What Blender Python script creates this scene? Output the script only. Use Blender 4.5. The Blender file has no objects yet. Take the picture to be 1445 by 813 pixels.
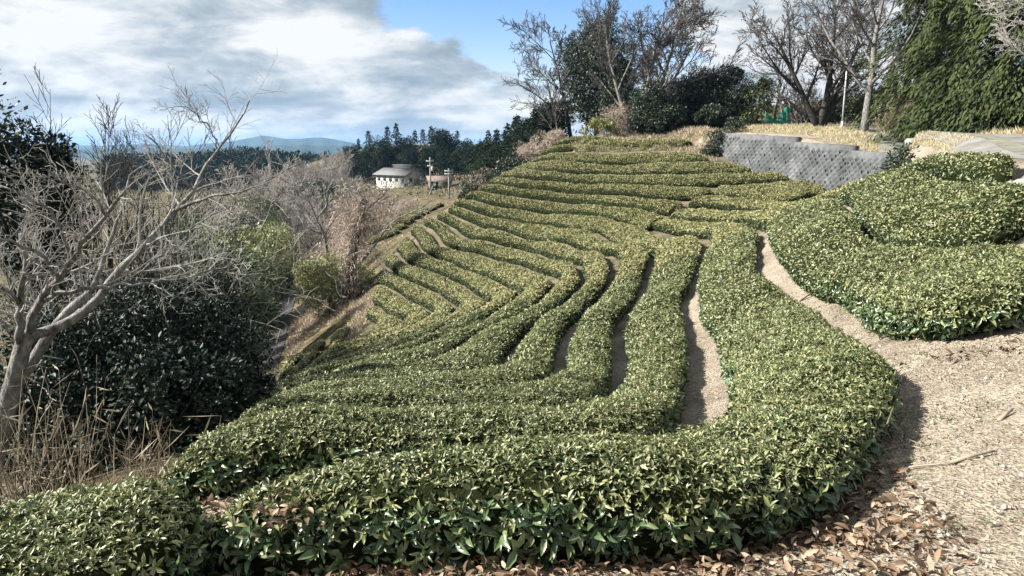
import bpy, math, random
import numpy as np
R = math.radians
rng = np.random.default_rng(7)
random.seed(7)
scene = bpy.context.scene
COL = scene.collection
# ------------------------------------------------------------------ camera
FPX, CX, CY, PITCH = 963.0, 722.5, 406.5, R(11.6)
SP, CP = math.sin(PITCH), math.cos(PITCH)
cam = bpy.data.objects.new('camera', bpy.data.cameras.new('camera'))
COL.objects.link(cam)
cam.data.sensor_width = 36.0
cam.data.lens = 24.0
cam.data.clip_start = 0.05
cam.data.clip_end = 20000
cam.location = (0, 0, 0)
cam.rotation_euler = (R(90) - PITCH, 0, 0)
scene.camera = cam
# ------------------------------------------------------------------ sky, clouds, sun, exposure
SUN_EL, SUN_AZ = R(36), R(-94)          # azimuth from +Y (view axis) towards +X
SKY_STRENGTH, SUN_STRENGTH, EXPOSURE = 0.070, 5.0, 1.62
world = bpy.data.worlds.new('World')
scene.world = world
world.use_nodes = True
def nd(nt, typ, **kw):
    n = nt.nodes.new(typ)
    ins = kw.pop('ins', {})
    for k, v in kw.items(): setattr(n, k, v)
    for k, v in ins.items():
        if hasattr(v, 'is_linked') or isinstance(v, bpy.types.NodeSocket): nt.links.new(v, n.inputs[k])
        else: n.inputs[k].default_value = v
    return n
def math_n(nt, op, a, b=0.0, clamp=False):
    n = nt.nodes.new('ShaderNodeMath'); n.operation = op; n.use_clamp = clamp
    for i, v in enumerate((a, b)):
        if isinstance(v, bpy.types.NodeSocket): nt.links.new(v, n.inputs[i])
        else: n.inputs[i].default_value = v
    return n.outputs[0]
def ramp(nt, fac, stops, interp='LINEAR'):
    n = nt.nodes.new('ShaderNodeValToRGB'); cr = n.color_ramp; cr.interpolation = interp
    while len(cr.elements) < len(stops): cr.elements.new(0.5)
    for e, (p, c) in zip(cr.elements, stops):
        e.position = p; e.color = (*c, 1) if len(c) == 3 else c
    nt.links.new(fac, n.inputs[0]); return n.outputs[0]
def g3(v): return (v, v, v)
def build_world():
    nt = world.node_tree; nt.nodes.clear()
    sky = nd(nt, 'ShaderNodeTexSky', sky_type='NISHITA', sun_disc=False)
    sky.sun_elevation = SUN_EL; sky.sun_rotation = SUN_AZ
    sky.air_density = 1.1; sky.dust_density = 0.6; sky.ozone_density = 1.3; sky.altitude = 200
    tc = nd(nt, 'ShaderNodeTexCoord'); sep = nd(nt, 'ShaderNodeSeparateXYZ', ins={0: tc.outputs['Generated']})
    x, y, z = sep.outputs
    zz = math_n(nt, 'MAXIMUM', math_n(nt, 'ADD', z, 0.20), 0.06)
    px, py = math_n(nt, 'DIVIDE', x, zz), math_n(nt, 'DIVIDE', y, zz)
    pv = nd(nt, 'ShaderNodeCombineXYZ', ins={0: px, 1: py, 2: 0.0}).outputs[0]
    mp = nd(nt, 'ShaderNodeMapping', ins={'Vector': pv, 'Rotation': (0, 0, R(-38)), 'Scale': (0.62, 1.0, 1), 'Location': (1.7, 0.4, 0)}).outputs[0]
    pd = nd(nt, 'ShaderNodeMapping', ins={'Vector': tc.outputs['Generated'], 'Scale': (1.0, 1.0, 2.3), 'Location': (3.1, .7, .2), 'Rotation': (0, R(12), 0)}).outputs[0]
    na = nd(nt, 'ShaderNodeTexNoise', ins={'Vector': mp, 'Scale': 1.7, 'Detail': 10.0, 'Roughness': 0.55, 'Distortion': 0.15}).outputs[0]
    nb = nd(nt, 'ShaderNodeTexNoise', ins={'Vector': pd, 'Scale': 5.2, 'Detail': 14.0, 'Roughness': 0.60, 'Distortion': 0.15}).outputs[0]
    n1 = math_n(nt, 'ADD', math_n(nt, 'MULTIPLY', na, .3), math_n(nt, 'MULTIPLY', nb, .7))
    nc = nd(nt, 'ShaderNodeTexNoise', ins={'Vector': mp, 'Scale': 2.3, 'Detail': 8.0, 'Roughness': 0.52, 'Distortion': 0.4}).outputs[0]
    ne = nd(nt, 'ShaderNodeTexNoise', ins={'Vector': pd, 'Scale': 7.5, 'Detail': 14.0, 'Roughness': 0.62, 'Distortion': 0.3}).outputs[0]
    n2 = math_n(nt, 'ADD', math_n(nt, 'MULTIPLY', nc, .42), math_n(nt, 'MULTIPLY', ne, .58))
    # cover: heavy to the left of the view, open blue just right of the middle, broken again to the right
    az = math_n(nt, 'ARCTAN2', x, y)
    cov = nd(nt, 'ShaderNodeMapRange', ins={0: az, 1: -1.6, 2: 1.6, 3: 0.0, 4: 1.0}).outputs[0]
    el = math_n(nt, 'ARCSINE', z)
    azs = math_n(nt, 'ADD', cov, math_n(nt, 'MULTIPLY', el, 0.22))
    bias = ramp(nt, azs, [(0.0, g3(.42)), (0.40, g3(.42)), (0.462, g3(.36)), (0.50, g3(.10)), (0.585, g3(.0)), (0.615, g3(.26)), (0.68, g3(.34)), (0.8, g3(.2)), (1.0, g3(.3))])
    low = nd(nt, 'ShaderNodeMapRange', ins={0: el, 1: 0.02, 2: 0.14, 3: 0.22, 4: 0.0}).outputs[0]
    m = math_n(nt, 'ADD', math_n(nt, 'ADD', n1, bias), low)
    mask = nd(nt, 'ShaderNodeMapRange', interpolation_type='SMOOTHSTEP', ins={0: m, 1: 0.63, 2: 0.70, 3: 0.0, 4: 1.0}).outputs[0]
    shade = ramp(nt, n2, [(0.38, (1.6, 2.0, 2.3)), (0.46, (2.4, 2.75, 3.0)), (0.51, (3.4, 3.6, 3.7)), (0.57, (4.5, 4.55, 4.55))])
    mix = nd(nt, 'ShaderNodeMix', data_type='RGBA')
    hs = nd(nt, 'ShaderNodeHueSaturation', ins={'Saturation': 1.45, 'Value': .95, 'Color': sky.outputs[0]})
    nt.links.new(mask, mix.inputs[0]); tint = nd(nt, 'ShaderNodeMix', data_type='RGBA', blend_type='MULTIPLY'); tint.inputs[0].default_value = 1; nt.links.new(hs.outputs[0], tint.inputs[6]); tint.inputs[7].default_value = (1.08, .90, 1.0, 1); nt.links.new(tint.outputs[2], mix.inputs[6]); nt.links.new(shade, mix.inputs[7])
    bg = nd(nt, 'ShaderNodeBackground', ins={0: mix.outputs[2], 1: SKY_STRENGTH})
    nd(nt, 'ShaderNodeOutputWorld', ins={0: bg.outputs[0]})
build_world()
sun = bpy.data.objects.new('sun', bpy.data.lights.new('sun', 'SUN'))
COL.objects.link(sun)
sun.data.energy = SUN_STRENGTH; sun.data.angle = R(0.5); sun.data.color = (1.0, 0.95, 0.86)
sd_ = (math.sin(SUN_AZ)*math.cos(SUN_EL), math.cos(SUN_AZ)*math.cos(SUN_EL), math.sin(SUN_EL))
from mathutils import Vector, Matrix
sun.rotation_euler = Vector(sd_).to_track_quat('Z', 'Y').to_euler()
scene.view_settings.view_transform = 'Standard'
scene.view_settings.look = 'None'
scene.view_settings.exposure = EXPOSURE
scene.view_settings.gamma = 1.0
scene.render.engine = 'CYCLES'
scene.cycles.max_bounces = 6
scene.cycles.diffuse_bounces = 3
scene.cycles.glossy_bounces = 2
scene.cycles.transmission_bounces = 3
scene.cycles.transparent_max_bounces = 6
scene.cycles.volume_bounces = 0

# ------------------------------------------------------------------ where a photographed point lies
def ray(u, v):
    vv = (v - CY)/FPX
    return np.array([(u - CX)/FPX, CP - vv*SP, -(SP + vv*CP)])
def PY(u, v, Y):
    d = ray(u, v); return d*(Y/d[1])
def PZ(u, v, z):
    d = ray(u, v); return d*(z/d[2])

# ------------------------------------------------------------------ terrain
class TPS:
    def __init__(s, pts, lam=0.02):
        P = np.array(pts, float); s.c = P[:, :2]; n = len(P)
        K = s.k(s.c); K += np.eye(n)*lam*10
        A = np.zeros((n+3, n+3)); A[:n, :n] = K; A[:n, n] = 1; A[:n, n+1:] = s.c; A[n, :n] = 1; A[n+1:, :n] = s.c.T
        b = np.zeros(n+3); b[:n] = P[:, 2]
        s.w = np.linalg.solve(A, b)
    def k(s, X):
        d2 = ((X[:, None, :] - s.c[None])**2).sum(-1)
        return np.where(d2 > 0, 0.5*d2*np.log(d2 + 1e-12), 0)
    def __call__(s, X):
        out = np.empty(len(X))
        for i in range(0, len(X), 20000):
            x = X[i:i+20000]; n = len(s.c)
            out[i:i+20000] = s.k(x)@s.w[:n] + s.w[n] + x@s.w[n+1:]
        return out
HH = 0.45                                   # usual hedge height: field points below sit on the hedge tops
top_pts = [(790,199,55),(960,198,51.5),(860,198,53.5),(760,222,54),(880,220,49.5),(990,222,47.3),(730,236,53),(880,236,47.3),(1050,232,45.6),
 (700,248,52),(880,250,45.3),(1110,250,42),(690,258,51),(880,264,43.3),(1000,262,42),(1150,262,39.8),(1200,268,38),(675,265,50.5),(880,282,41.2),(960,283,39.8),
 (1080,285,35.5),(660,274,50),(880,300,38.8),(930,305,37.2),(1000,300,35),(1060,302,30),(645,285,49.5),(760,305,43.5),(850,317,36.8),(920,340,29),
 (630,294,49),(700,317,43),(800,330,36.5),(870,345,28.5),(615,303,48.5),(680,325,43.5),(760,345,36.5),(820,360,29),(600,310,48.5),(640,330,44.5),
 (720,355,38),(790,380,27),(580,320,49.5),(620,345,43.5),(700,380,34),(740,395,28),(565,335,49),(600,360,42),(660,390,34.5),(700,410,28),
 (555,360,45),(600,390,37.5),(650,418,30),(540,385,42),(580,410,36),(615,432,30),(535,420,37),(570,445,30),(510,452,33),(490,463,32),(455,480,32),(420,500,30),
 (520,475,24),(620,450,23),(700,430,22),(700,450,18.5),(750,500,11.5),(800,440,16),(870,440,15),(850,500,10.5),(780,540,8.2),(600,550,7.2),
 (940,440,14),(950,400,18),(940,500,9.5),(930,560,6.6),(800,585,5.5),(600,585,5.2),(400,590,5.3),(270,620,5),(600,533,9),(600,515,11.5),(600,497,14),
 (600,483,16.5),(600,465,20),(400,545,9.5),(450,520,15),(400,535,14),(420,510,24),
 (1000,320,28),(1040,325,22),(1060,350,17),(1080,400,12),(1110,470,8),(1160,560,4.8),(1100,640,3.3),(950,660,3.0),(700,650,3.15),(450,690,3.0),(300,720,2.9),(100,735,2.8),
 (1090,305,21),(1150,330,14),(1200,300,15),(1300,350,9.5),(1400,400,6.3),(1420,360,8),(1260,280,15),(1400,290,10.5),(1330,225,16),(1410,222,14),(1250,250,22),(590,300,67),(560,310,64),(540,328,59),(615,289,70)]
field = [PY(*t) - np.array([0, 0, HH]) for t in top_pts]
for u, v, h in [(1400,800,1.65),(1330,640,1.85),(1440,560,1.75),(1250,520,2.05),(1170,420,2.5),(1440,490,1.7)]:
    field.append(PZ(u, v, -h))
field += [np.array(p, float) for p in [(0,0,-1.65),(1.5,-2,-1.5),(-2.2,0.5,-1.95),(0,-8,-1.5),(5,0,-1.3),(8,3,-1.1),(-4.5,6.2,-3.3),(-3.3,4.8,-2.75),(-2.6,2.2,-2.05),
 (-6,10,-5.6),(-10,15,-8.5),(-10,25,-10.6),(-13,35,-12.3),(-17.5,50,-13.6),(-15,42,-13),(-25,30,-12),(-30,60,-14),(-20,80,-15),(-12.5,50,-10.2),(-15.5,60,-9.2),(-13,73,-7.8),
 (-18,110,-11),(-12,5,-6.0),(-25,10,-9),(-10,-8,-4),(-30,-20,-8),(5,60,.35),(13,57.5,.5),(9,75,.8),(-1,75,-4.6),(-3,84,-6.2),(-8,95,-7.5),(-2.5,60,-4.6),(0,62.5,-2.6),(3,65,-.6),(-5.5,58,-6.0),(-8,55.5,-6.6),(-25,150,-8.6),(-14,130,-8.4),(-8,122,-8),
 (-50,60,-17),(-60,110,-17),(-50,30,-14),(-30,180,-8),(-70,160,-14),(5,110,-5),(10,150,-3),(30,100,4),(0,200,-3),(-40,220,-2),(50,200,8),(60,120,6)]]
T_FIELD = TPS(field)
plat = [PY(*t) for t in [(1015,187,50.5),(1150,192,44),(1270,216,36.3),(1100,178,56),(1190,179,52),(1300,190,34),(1445,204,22),(1445,190,40),(1380,191,31)]]
plat += [np.array(p, float) for p in [(10.9,14.5,-.45),(14,20,-.25),(30,60,2.3),(40,40,1.6),(30,20,.4),(15,5,-.6),(13,64,1.9),(20,75,2.4),(30,100,4),(60,120,6),(60,0,0),(8,-8,-1.3),(9.5,3,-1.05),(70,50,3)]]
T_PLAT = TPS(plat)
WALL_A, WALL_B = PY(1012, 188, 50)[:2], PY(1271, 217, 36)[:2]
PL = np.array([(8, 78), (11, 66), (13.2, 55), WALL_A, WALL_B, (16.9, 30.2), (13.9, 22.4), (12.0, 17.3), (11.0, 13.9), (10.4, 10), (9, 4), (6, -6), (3, -60)], float)
PLW = np.array([6, 3.5, 1.4, .3, .3, 1.6, 1.6, 1.2, 1.0, 1.4, 1.6, 3, 5])
def side_of_line(X):
    """signed distance to the terrace edge (positive on the road's side) and the softness there"""
    best = np.full(len(X), 1e9); sgn = np.zeros(len(X)); wid = np.zeros(len(X))
    for i in range(len(PL)-1):
        a, b = PL[i], PL[i+1]; d = b - a; L2 = d@d
        t = np.clip(((X - a)@d)/L2, 0, 1); q = a + t[:, None]*d
        e = X - q; dist = np.hypot(e[:, 0], e[:, 1])
        cr = d[0]*(X[:, 1]-a[1]) - d[1]*(X[:, 0]-a[0])
        m = dist < best
        best = np.where(m, dist, best); sgn = np.where(m, np.sign(cr), sgn); wid = np.where(m, PLW[i] + t*(PLW[i+1]-PLW[i]), wid)
    return best*sgn, wid
ALLC = np.array([p[:2] for p in field] + [p[:2] for p in plat])
def sstep(t):
    t = np.clip(t, 0, 1); return t*t*(3-2*t)
def base_far(X):
    r = np.hypot(X[:, 0], X[:, 1]); a = X[:, 0]/np.maximum(r, 1)
    return -17 + 16*sstep((a + .25)/.8) - 14*sstep((r-300)/900)
def terrain(X):
    X = np.asarray(X, float).reshape(-1, 2)
    near = (np.abs(X) < 400).all(1)
    z = base_far(X)
    if near.any():
        Xn = X[near]
        zf = T_FIELD(Xn); zp = T_PLAT(Xn)
        s, w = side_of_line(Xn)
        k = sstep(s/w*0.5 + 0.5)*(1 - sstep((Xn[:, 1] - 56)/16))
        zz = zf*(1-k) + zp*k
        dmin = np.full(len(Xn), 1e9)
        for i in range(0, len(Xn), 20000):
            dmin[i:i+20000] = np.sqrt(((Xn[i:i+20000, None, :] - ALLC[None])**2).sum(-1)).min(1)
        b = sstep((dmin - 18)/50)
        z[near] = zz*(1-b) + z[near]*b
    return z
def fterrain(X):
    return T_FIELD(np.asarray(X, float).reshape(-1, 2))
def surf1(x, y): return float(terrain(np.array([[x, y]]))[0])
def cast(uv, off=0.0, tmin=1.5, tmax=260):
    """where the rays through photo points meet the ground raised by off"""
    out = []
    ts = np.concatenate([np.arange(tmin, 20, .12), np.arange(20, 70, .3), np.arange(70, tmax, 1.5)])
    for u, v in uv:
        d = ray(u, v); P = ts[:, None]*d[None]
        g = P[:, 2] - ((fterrain if off else terrain)(P[:, :2]) + off)
        i = np.argmax(g < 0)
        if g[i] >= 0: out.append(P[-1]); continue
        i = max(i, 1); f = g[i-1]/(g[i-1]-g[i]); out.append(P[i-1]*(1-f) + P[i]*f)
    return np.array(out)
def G(u, v, Y=None):
    """a ground point at photo position (u, v), standing at depth Y when given"""
    if Y is None: p = cast([(u, v)])[0]
    else: p = PY(u, v, Y)
    return np.array([p[0], p[1], surf1(p[0], p[1])])

# ------------------------------------------------------------------ scene helpers
def tag(o, label=None, cat=None, group=None, kind=None):
    if label: o['label'] = label
    if cat: o['category'] = cat
    if group: o['group'] = group
    if kind: o['kind'] = kind
    return o
def empty(name, loc, label, cat, group=None, rz=0.0):
    o = bpy.data.objects.new(name, None); COL.objects.link(o)
    o.location = loc; o.rotation_euler = (0, 0, rz); o.empty_display_size = .2
    return tag(o, label, cat, group)
def np_mesh(name, V, F, mat, parent=None, smooth=False, loc=None, mat_idx=None):
    """V (n,3); F an (m,k) array or a list of such arrays"""
    me = bpy.data.meshes.new(name)
    Fs = F if isinstance(F, list) else [F]
    Fs = [np.asarray(f, np.int32) for f in Fs if len(f)]
    V = np.asarray(V, np.float32)
    nl = sum(f.size for f in Fs); nf = sum(len(f) for f in Fs)
    me.vertices.add(len(V)); me.vertices.foreach_set('co', V.ravel())
    me.loops.add(nl); me.loops.foreach_set('vertex_index', np.concatenate([f.ravel() for f in Fs]))
    me.polygons.add(nf)
    sizes = np.concatenate([np.full(len(f), f.shape[1], np.int32) for f in Fs])
    st = np.zeros(nf, np.int32); st[1:] = np.cumsum(sizes)[:-1]
    me.polygons.foreach_set('loop_start', st)
    if smooth: me.polygons.foreach_set('use_smooth', np.ones(nf, bool))
    mats = mat if isinstance(mat, (list, tuple)) else [mat]
    for m in mats: me.materials.append(m)
    if mat_idx is not None: me.polygons.foreach_set('material_index', np.asarray(mat_idx, np.int32))
    me.update(); me.validate()
    o = bpy.data.objects.new(name, me); COL.objects.link(o)
    if parent is not None: o.parent = parent
    if loc is not None: o.location = loc
    return o
class MB:
    """collects pieces of one mesh"""
    def __init__(s): s.V, s.F, s.n = [], {}, 0
    def add(s, V, F):
        V = np.asarray(V, float); F = np.asarray(F, int)
        s.V.append(V); s.F.setdefault(F.shape[1], []).append(F + s.n); s.n += len(V)
    def box(s, c, size, rz=0.0, tilt=0.0):
        x, y, z = [q/2 for q in size]
        V = np.array([(-x,-y,-z),(x,-y,-z),(x,y,-z),(-x,y,-z),(-x,-y,z),(x,-y,z),(x,y,z),(-x,y,z)])
        M = np.array(Matrix.Rotation(rz, 3, 'Z') @ Matrix.Rotation(tilt, 3, 'X'))
        s.add(V@M.T + np.array(c), [(0,3,2,1),(4,5,6,7),(0,1,5,4),(1,2,6,5),(2,3,7,6),(3,0,4,7)])
    def tube(s, P, r, k=5, cap=True):
        P = np.asarray(P, float); n = len(P); r = np.broadcast_to(np.asarray(r, float), (n,))
        T = np.gradient(P, axis=0); T /= np.linalg.norm(T, axis=1)[:, None] + 1e-9
        a = np.array([0.31, 0.2, 0.93]) if abs(T[0][2]) < .8 else np.array([1., .13, 0])
        U = np.cross(T, a); U /= np.linalg.norm(U, axis=1)[:, None] + 1e-9
        W = np.cross(T, U)
        th = np.arange(k)*2*math.pi/k
        ring = P[:, None] + r[:, None, None]*(np.cos(th)[None, :, None]*U[:, None] + np.sin(th)[None, :, None]*W[:, None])
        i = np.arange(n-1)[:, None]*k; j = np.arange(k)[None]; j2 = (j+1) % k
        F = np.stack([i+j, i+j2, i+k+j2, i+k+j], -1).reshape(-1, 4)
        s.add(ring.reshape(-1, 3), F)
        if cap:
            b = s.n - n*k
            for off, flip in ((0, True), ((n-1)*k, False)):
                q = list(range(k)); q = q[::-1] if flip else q
                s.F.setdefault(k, []).append(np.array([[b + off + t for t in q]]))
    def build(s, name, mat, parent=None, smooth=False, loc=None):
        return np_mesh(name, np.concatenate(s.V), [np.concatenate(f) for f in s.F.values()], mat, parent, smooth, loc)
def copy_tree(o, parent=None):
    c = o.copy(); COL.objects.link(c)
    if parent is not None: c.parent = parent
    for ch in o.children: copy_tree(ch, c)
    return c
# leaf templates: x across, y along, z up
LEAF = {
 0: (np.array([(0,0,0),(.5,.5,.02),(0,1,0),(-.5,.45,.02)]), np.array([(0,1,2,3)])),
 1: (np.array([(0,0,0),(.5,.45,.12),(0,1,-.08),(-.5,.45,.12),(0,.5,0)]), np.array([(0,1,4,4),(1,2,4,4),(0,4,3,3),(4,2,3,3)])),
 2: (np.array([(0,0,0),(.36,.22,.10),(.5,.5,.13),(.3,.8,.03),(0,1.02,-.14),(-.3,.8,.03),(-.5,.5,.13),(-.36,.22,.10),(0,.25,.0),(0,.52,.02),(0,.8,-.04)]),
     np.array([(0,1,8,8),(1,2,9,8),(2,3,10,9),(3,4,10,10),(4,5,10,10),(5,6,9,10),(6,7,8,9),(7,0,8,8)])),
}
def unit(a): return a/(np.linalg.norm(a, axis=-1, keepdims=True) + 1e-9)
def leaf_arrays(P, fwd, up, length, width, kind):
    """leaves rooted at P pointing along fwd with face normal near up"""
    T, F = LEAF[kind]
    fwd = unit(fwd); right = unit(np.cross(fwd, up)); upv = np.cross(right, fwd)
    L = length[:, None, None]; W = width[:, None, None]
    V = P[:, None] + right[:, None]*(T[None, :, :1]*W) + fwd[:, None]*(T[None, :, 1:2]*L) + upv[:, None]*(T[None, :, 2:3]*L)
    n, k = len(P), len(T)
    F_ = (np.arange(n)[:, None, None]*k + F[None])
    tri = F[:, 2] == F[:, 3]
    return V.reshape(-1, 3), F_[:, ~tri].reshape(-1, 4), F_[:, tri][:, :, :3].reshape(-1, 3)
def rand_unit(n, r=rng):
    return unit(r.normal(size=(n, 3)))

# ------------------------------------------------------------------ materials
def new_mat(name):
    m = bpy.data.materials.new(name); m.use_nodes = True; nt = m.node_tree; nt.nodes.clear()
    out = nt.nodes.new('ShaderNodeOutputMaterial'); return m, nt, out
def leaf_mat(name, stops, rough=.42, trans=.18, spec=.5, noise=None):
    m, nt, out = new_mat(name)
    geo = nd(nt, 'ShaderNodeNewGeometry')
    col = ramp(nt, geo.outputs['Random Per Island'], stops)
    if noise:
        tc = nd(nt, 'ShaderNodeTexCoord')
        n = nd(nt, 'ShaderNodeTexNoise', ins={'Vector': tc.outputs['Object'], 'Scale': noise[0], 'Detail': 3.0}).outputs[0]
        f = nd(nt, 'ShaderNodeMapRange', ins={0: n, 1: .35, 2: .65, 3: 0.0, 4: noise[2]}).outputs[0]
        mx = nd(nt, 'ShaderNodeMix', data_type='RGBA'); nt.links.new(f, mx.inputs[0]); nt.links.new(col, mx.inputs[6]); mx.inputs[7].default_value = (*noise[1], 1); col = mx.outputs[2]
    b = nd(nt, 'ShaderNodeBsdfPrincipled', ins={'Base Color': col, 'Roughness': rough, 'Specular IOR Level': spec})
    if trans > 0:
        t = nd(nt, 'ShaderNodeBsdfTranslucent', ins={0: col})
        mx = nd(nt, 'ShaderNodeMixShader', ins={0: trans, 1: b.outputs[0], 2: t.outputs[0]}); nt.links.new(mx.outputs[0], out.inputs[0])
    else: nt.links.new(b.outputs[0], out.inputs[0])
    return m
def noise_mat(name, stops, scale=4.0, rough=.9, detail=6.0, bump=0.0, bscale=None, coords='Object', spec=.2, stretch=None, bdist=.05):
    m, nt, out = new_mat(name)
    tc = nd(nt, 'ShaderNodeTexCoord'); vec = tc.outputs[coords]
    if stretch: vec = nd(nt, 'ShaderNodeMapping', ins={'Vector': vec, 'Scale': stretch}).outputs[0]
    n = nd(nt, 'ShaderNodeTexNoise', ins={'Vector': vec, 'Scale': scale, 'Detail': detail, 'Roughness': .6}).outputs[0]
    col = ramp(nt, n, stops)
    b = nd(nt, 'ShaderNodeBsdfPrincipled', ins={'Base Color': col, 'Roughness': rough, 'Specular IOR Level': spec})
    if bump:
        n2 = nd(nt, 'ShaderNodeTexNoise', ins={'Vector': vec, 'Scale': bscale or scale*4, 'Detail': 6.0}).outputs[0]
        bp = nd(nt, 'ShaderNodeBump', ins={'Strength': bump, 'Distance': bdist, 'Height': n2}); nt.links.new(bp.outputs[0], b.inputs['Normal'])
    nt.links.new(b.outputs[0], out.inputs[0]); return m
M = {}
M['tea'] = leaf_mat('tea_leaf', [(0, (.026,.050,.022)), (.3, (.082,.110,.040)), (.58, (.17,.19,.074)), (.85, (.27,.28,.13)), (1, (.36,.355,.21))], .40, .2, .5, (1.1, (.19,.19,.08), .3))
M['tea_low'] = leaf_mat('shaded_tea_leaf', [(0, (.02,.045,.02)), (.45, (.05,.085,.036)), (.8, (.10,.145,.06)), (1, (.20,.235,.11))], .34, .12, .55)  # hedge-side leaves: the shade on them is put into a darker colour
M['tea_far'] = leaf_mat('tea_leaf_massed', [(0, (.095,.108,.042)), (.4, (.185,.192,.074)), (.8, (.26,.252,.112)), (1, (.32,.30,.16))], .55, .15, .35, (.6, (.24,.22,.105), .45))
M['tea_shade'] = leaf_mat('shaded_far_tea_leaf', [(0, (.018,.03,.014)), (.6, (.045,.062,.025)), (1, (.10,.11,.045))], .6, .05, .25)  # darkened copy for the sides of far hedges; shade painted into the colour
M['tea_core'] = noise_mat('dark_tea_core', [(.3, (.006,.008,.004)), (.6, (.018,.022,.009)), (.8, (.035,.032,.016))], 30, 1, bump=.6, spec=0)  # near-black core; the darkness between the leaves is put into its colour
M['stem'] = noise_mat('tea_stem_bark', [(.3, (.09,.07,.05)), (.7, (.22,.19,.15))], 20, .9)
def ground_mat():
    m, nt, out = new_mat('hillside_soil')
    tc = nd(nt, 'ShaderNodeTexCoord'); v = tc.outputs['Object']
    n1 = nd(nt, 'ShaderNodeTexNoise', ins={'Vector': v, 'Scale': .9, 'Detail': 9.0, 'Roughness': .62}).outputs[0]
    n2 = nd(nt, 'ShaderNodeTexNoise', ins={'Vector': v, 'Scale': 22.0, 'Detail': 7.0, 'Roughness': .7}).outputs[0]
    n3 = nd(nt, 'ShaderNodeTexNoise', ins={'Vector': v, 'Scale': .10, 'Detail': 4.0}).outputs[0]
    n4 = nd(nt, 'ShaderNodeTexVoronoi', feature='F1', ins={'Vector': v, 'Scale': 55.0}).outputs[0]
    soil = ramp(nt, n1, [(.25, (.10,.082,.064)), (.42, (.235,.198,.155)), (.55, (.335,.29,.23)), (.65, (.27,.232,.18)), (.8, (.16,.145,.11))])
    fine = ramp(nt, n2, [(.32, g3(.40)), (.48, g3(.95)), (.66, g3(1.45))])
    a = nd(nt, 'ShaderNodeMix', data_type='RGBA', blend_type='MULTIPLY'); a.inputs[0].default_value = 1
    nt.links.new(soil, a.inputs[6]); nt.links.new(fine, a.inputs[7])
    moss = nd(nt, 'ShaderNodeTexNoise', ins={'Vector': v, 'Scale': 2.6, 'Detail': 6.0, 'Roughness': .7}).outputs[0]
    mf = nd(nt, 'ShaderNodeMapRange', ins={0: moss, 1: .60, 2: .70, 3: 0.0, 4: .65}).outputs[0]
    c = nd(nt, 'ShaderNodeMix', data_type='RGBA'); nt.links.new(mf, c.inputs[0]); nt.links.new(a.outputs[2], c.inputs[6]); c.inputs[7].default_value = (.09,.105,.045,1)
    wild = ramp(nt, n1, [(.3, (.035,.036,.018)), (.48, (.075,.068,.036)), (.6, (.15,.115,.07)), (.75, (.06,.075,.03))])
    at = nd(nt, 'ShaderNodeAttribute', attribute_name='wild')
    wm = nd(nt, 'ShaderNodeMix', data_type='RGBA'); nt.links.new(at.outputs['Fac'], wm.inputs[0]); nt.links.new(c.outputs[2], wm.inputs[6]); nt.links.new(wild, wm.inputs[7])
    b = nd(nt, 'ShaderNodeBsdfPrincipled', ins={'Base Color': wm.outputs[2], 'Roughness': .95, 'Specular IOR Level': .1})
    hgt = math_n(nt, 'ADD', math_n(nt, 'MULTIPLY', n2, .7), math_n(nt, 'MULTIPLY', n4, .5))
    bp = nd(nt, 'ShaderNodeBump', ins={'Strength': 1.0, 'Distance': .05, 'Height': hgt}); nt.links.new(bp.outputs[0], b.inputs['Normal'])
    nt.links.new(b.outputs[0], out.inputs[0]); return m
M['ground'] = ground_mat()

# ------------------------------------------------------------------ the ground, one sheet to the horizon
def axis(lo, hi, c, s0, n):
    """n coordinates from lo to hi, finest (about s0) around c"""
    t = np.linspace(-1, 1, n); k = 5.6
    f = np.sinh(k*t)/np.sinh(k)
    return np.where(f < 0, c + (c - lo)*f, c + (hi - c)*f)
gx = np.concatenate([np.linspace(-7000, -450, 12), np.linspace(-400, -75, 34), np.arange(-70, -12, 1.0), np.arange(-12, 12, .22), np.arange(12, 26, .4), np.arange(26, 70, 1.5), np.linspace(75, 400, 30), np.linspace(460, 7000, 12)])
gy = np.concatenate([np.linspace(-2000, -60, 8), np.arange(-50, -6, 4.0), np.arange(-6, 12, .2), np.arange(12, 56, .4), np.arange(56, 130, 1.3), np.linspace(132, 400, 50), np.linspace(450, 9000, 26)])
GX, GY = np.meshgrid(gx, gy)
XY = np.stack([GX.ravel(), GY.ravel()], 1)
Z = terrain(XY)
nx, ny = len(gx), len(gy)
near_ = (np.abs(XY[:, 0]) < 13) & (XY[:, 1] < 13) & (XY[:, 1] > -6)
Z = Z + np.where(near_, .012*np.sin(XY[:, 0]*5.1 + 2*np.sin(XY[:, 1]*3.3)) + .012*np.sin(XY[:, 1]*6.3 + XY[:, 0]*2.2) + rng.normal(0, .006, len(Z)), 0)
i = np.arange(ny-1)[:, None]*nx + np.arange(nx-1)[None]
F = np.stack([i, i+1, i+nx+1, i+nx], -1).reshape(-1, 4)
go = np_mesh('ground', np.column_stack([XY, Z]), F, M['ground'], smooth=True); tag(go, kind='structure')
FIELD_EDGE = [(-3.2,2.0),(-2.9,4.2),(-3.3,6.5),(-4.8,11),(-7,18),(-9.2,26),(-8.6,30),(-7.0,34),(-7.2,38),(-8.0,42),(-8.8,46),(-7.6,49.5),(-5.2,50.5),(-2.6,51.5),(0.5,54),(3,55.5),(13,53.5),(14.8,51),(60,50),(60,-60),(-2.6,-60)]
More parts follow.
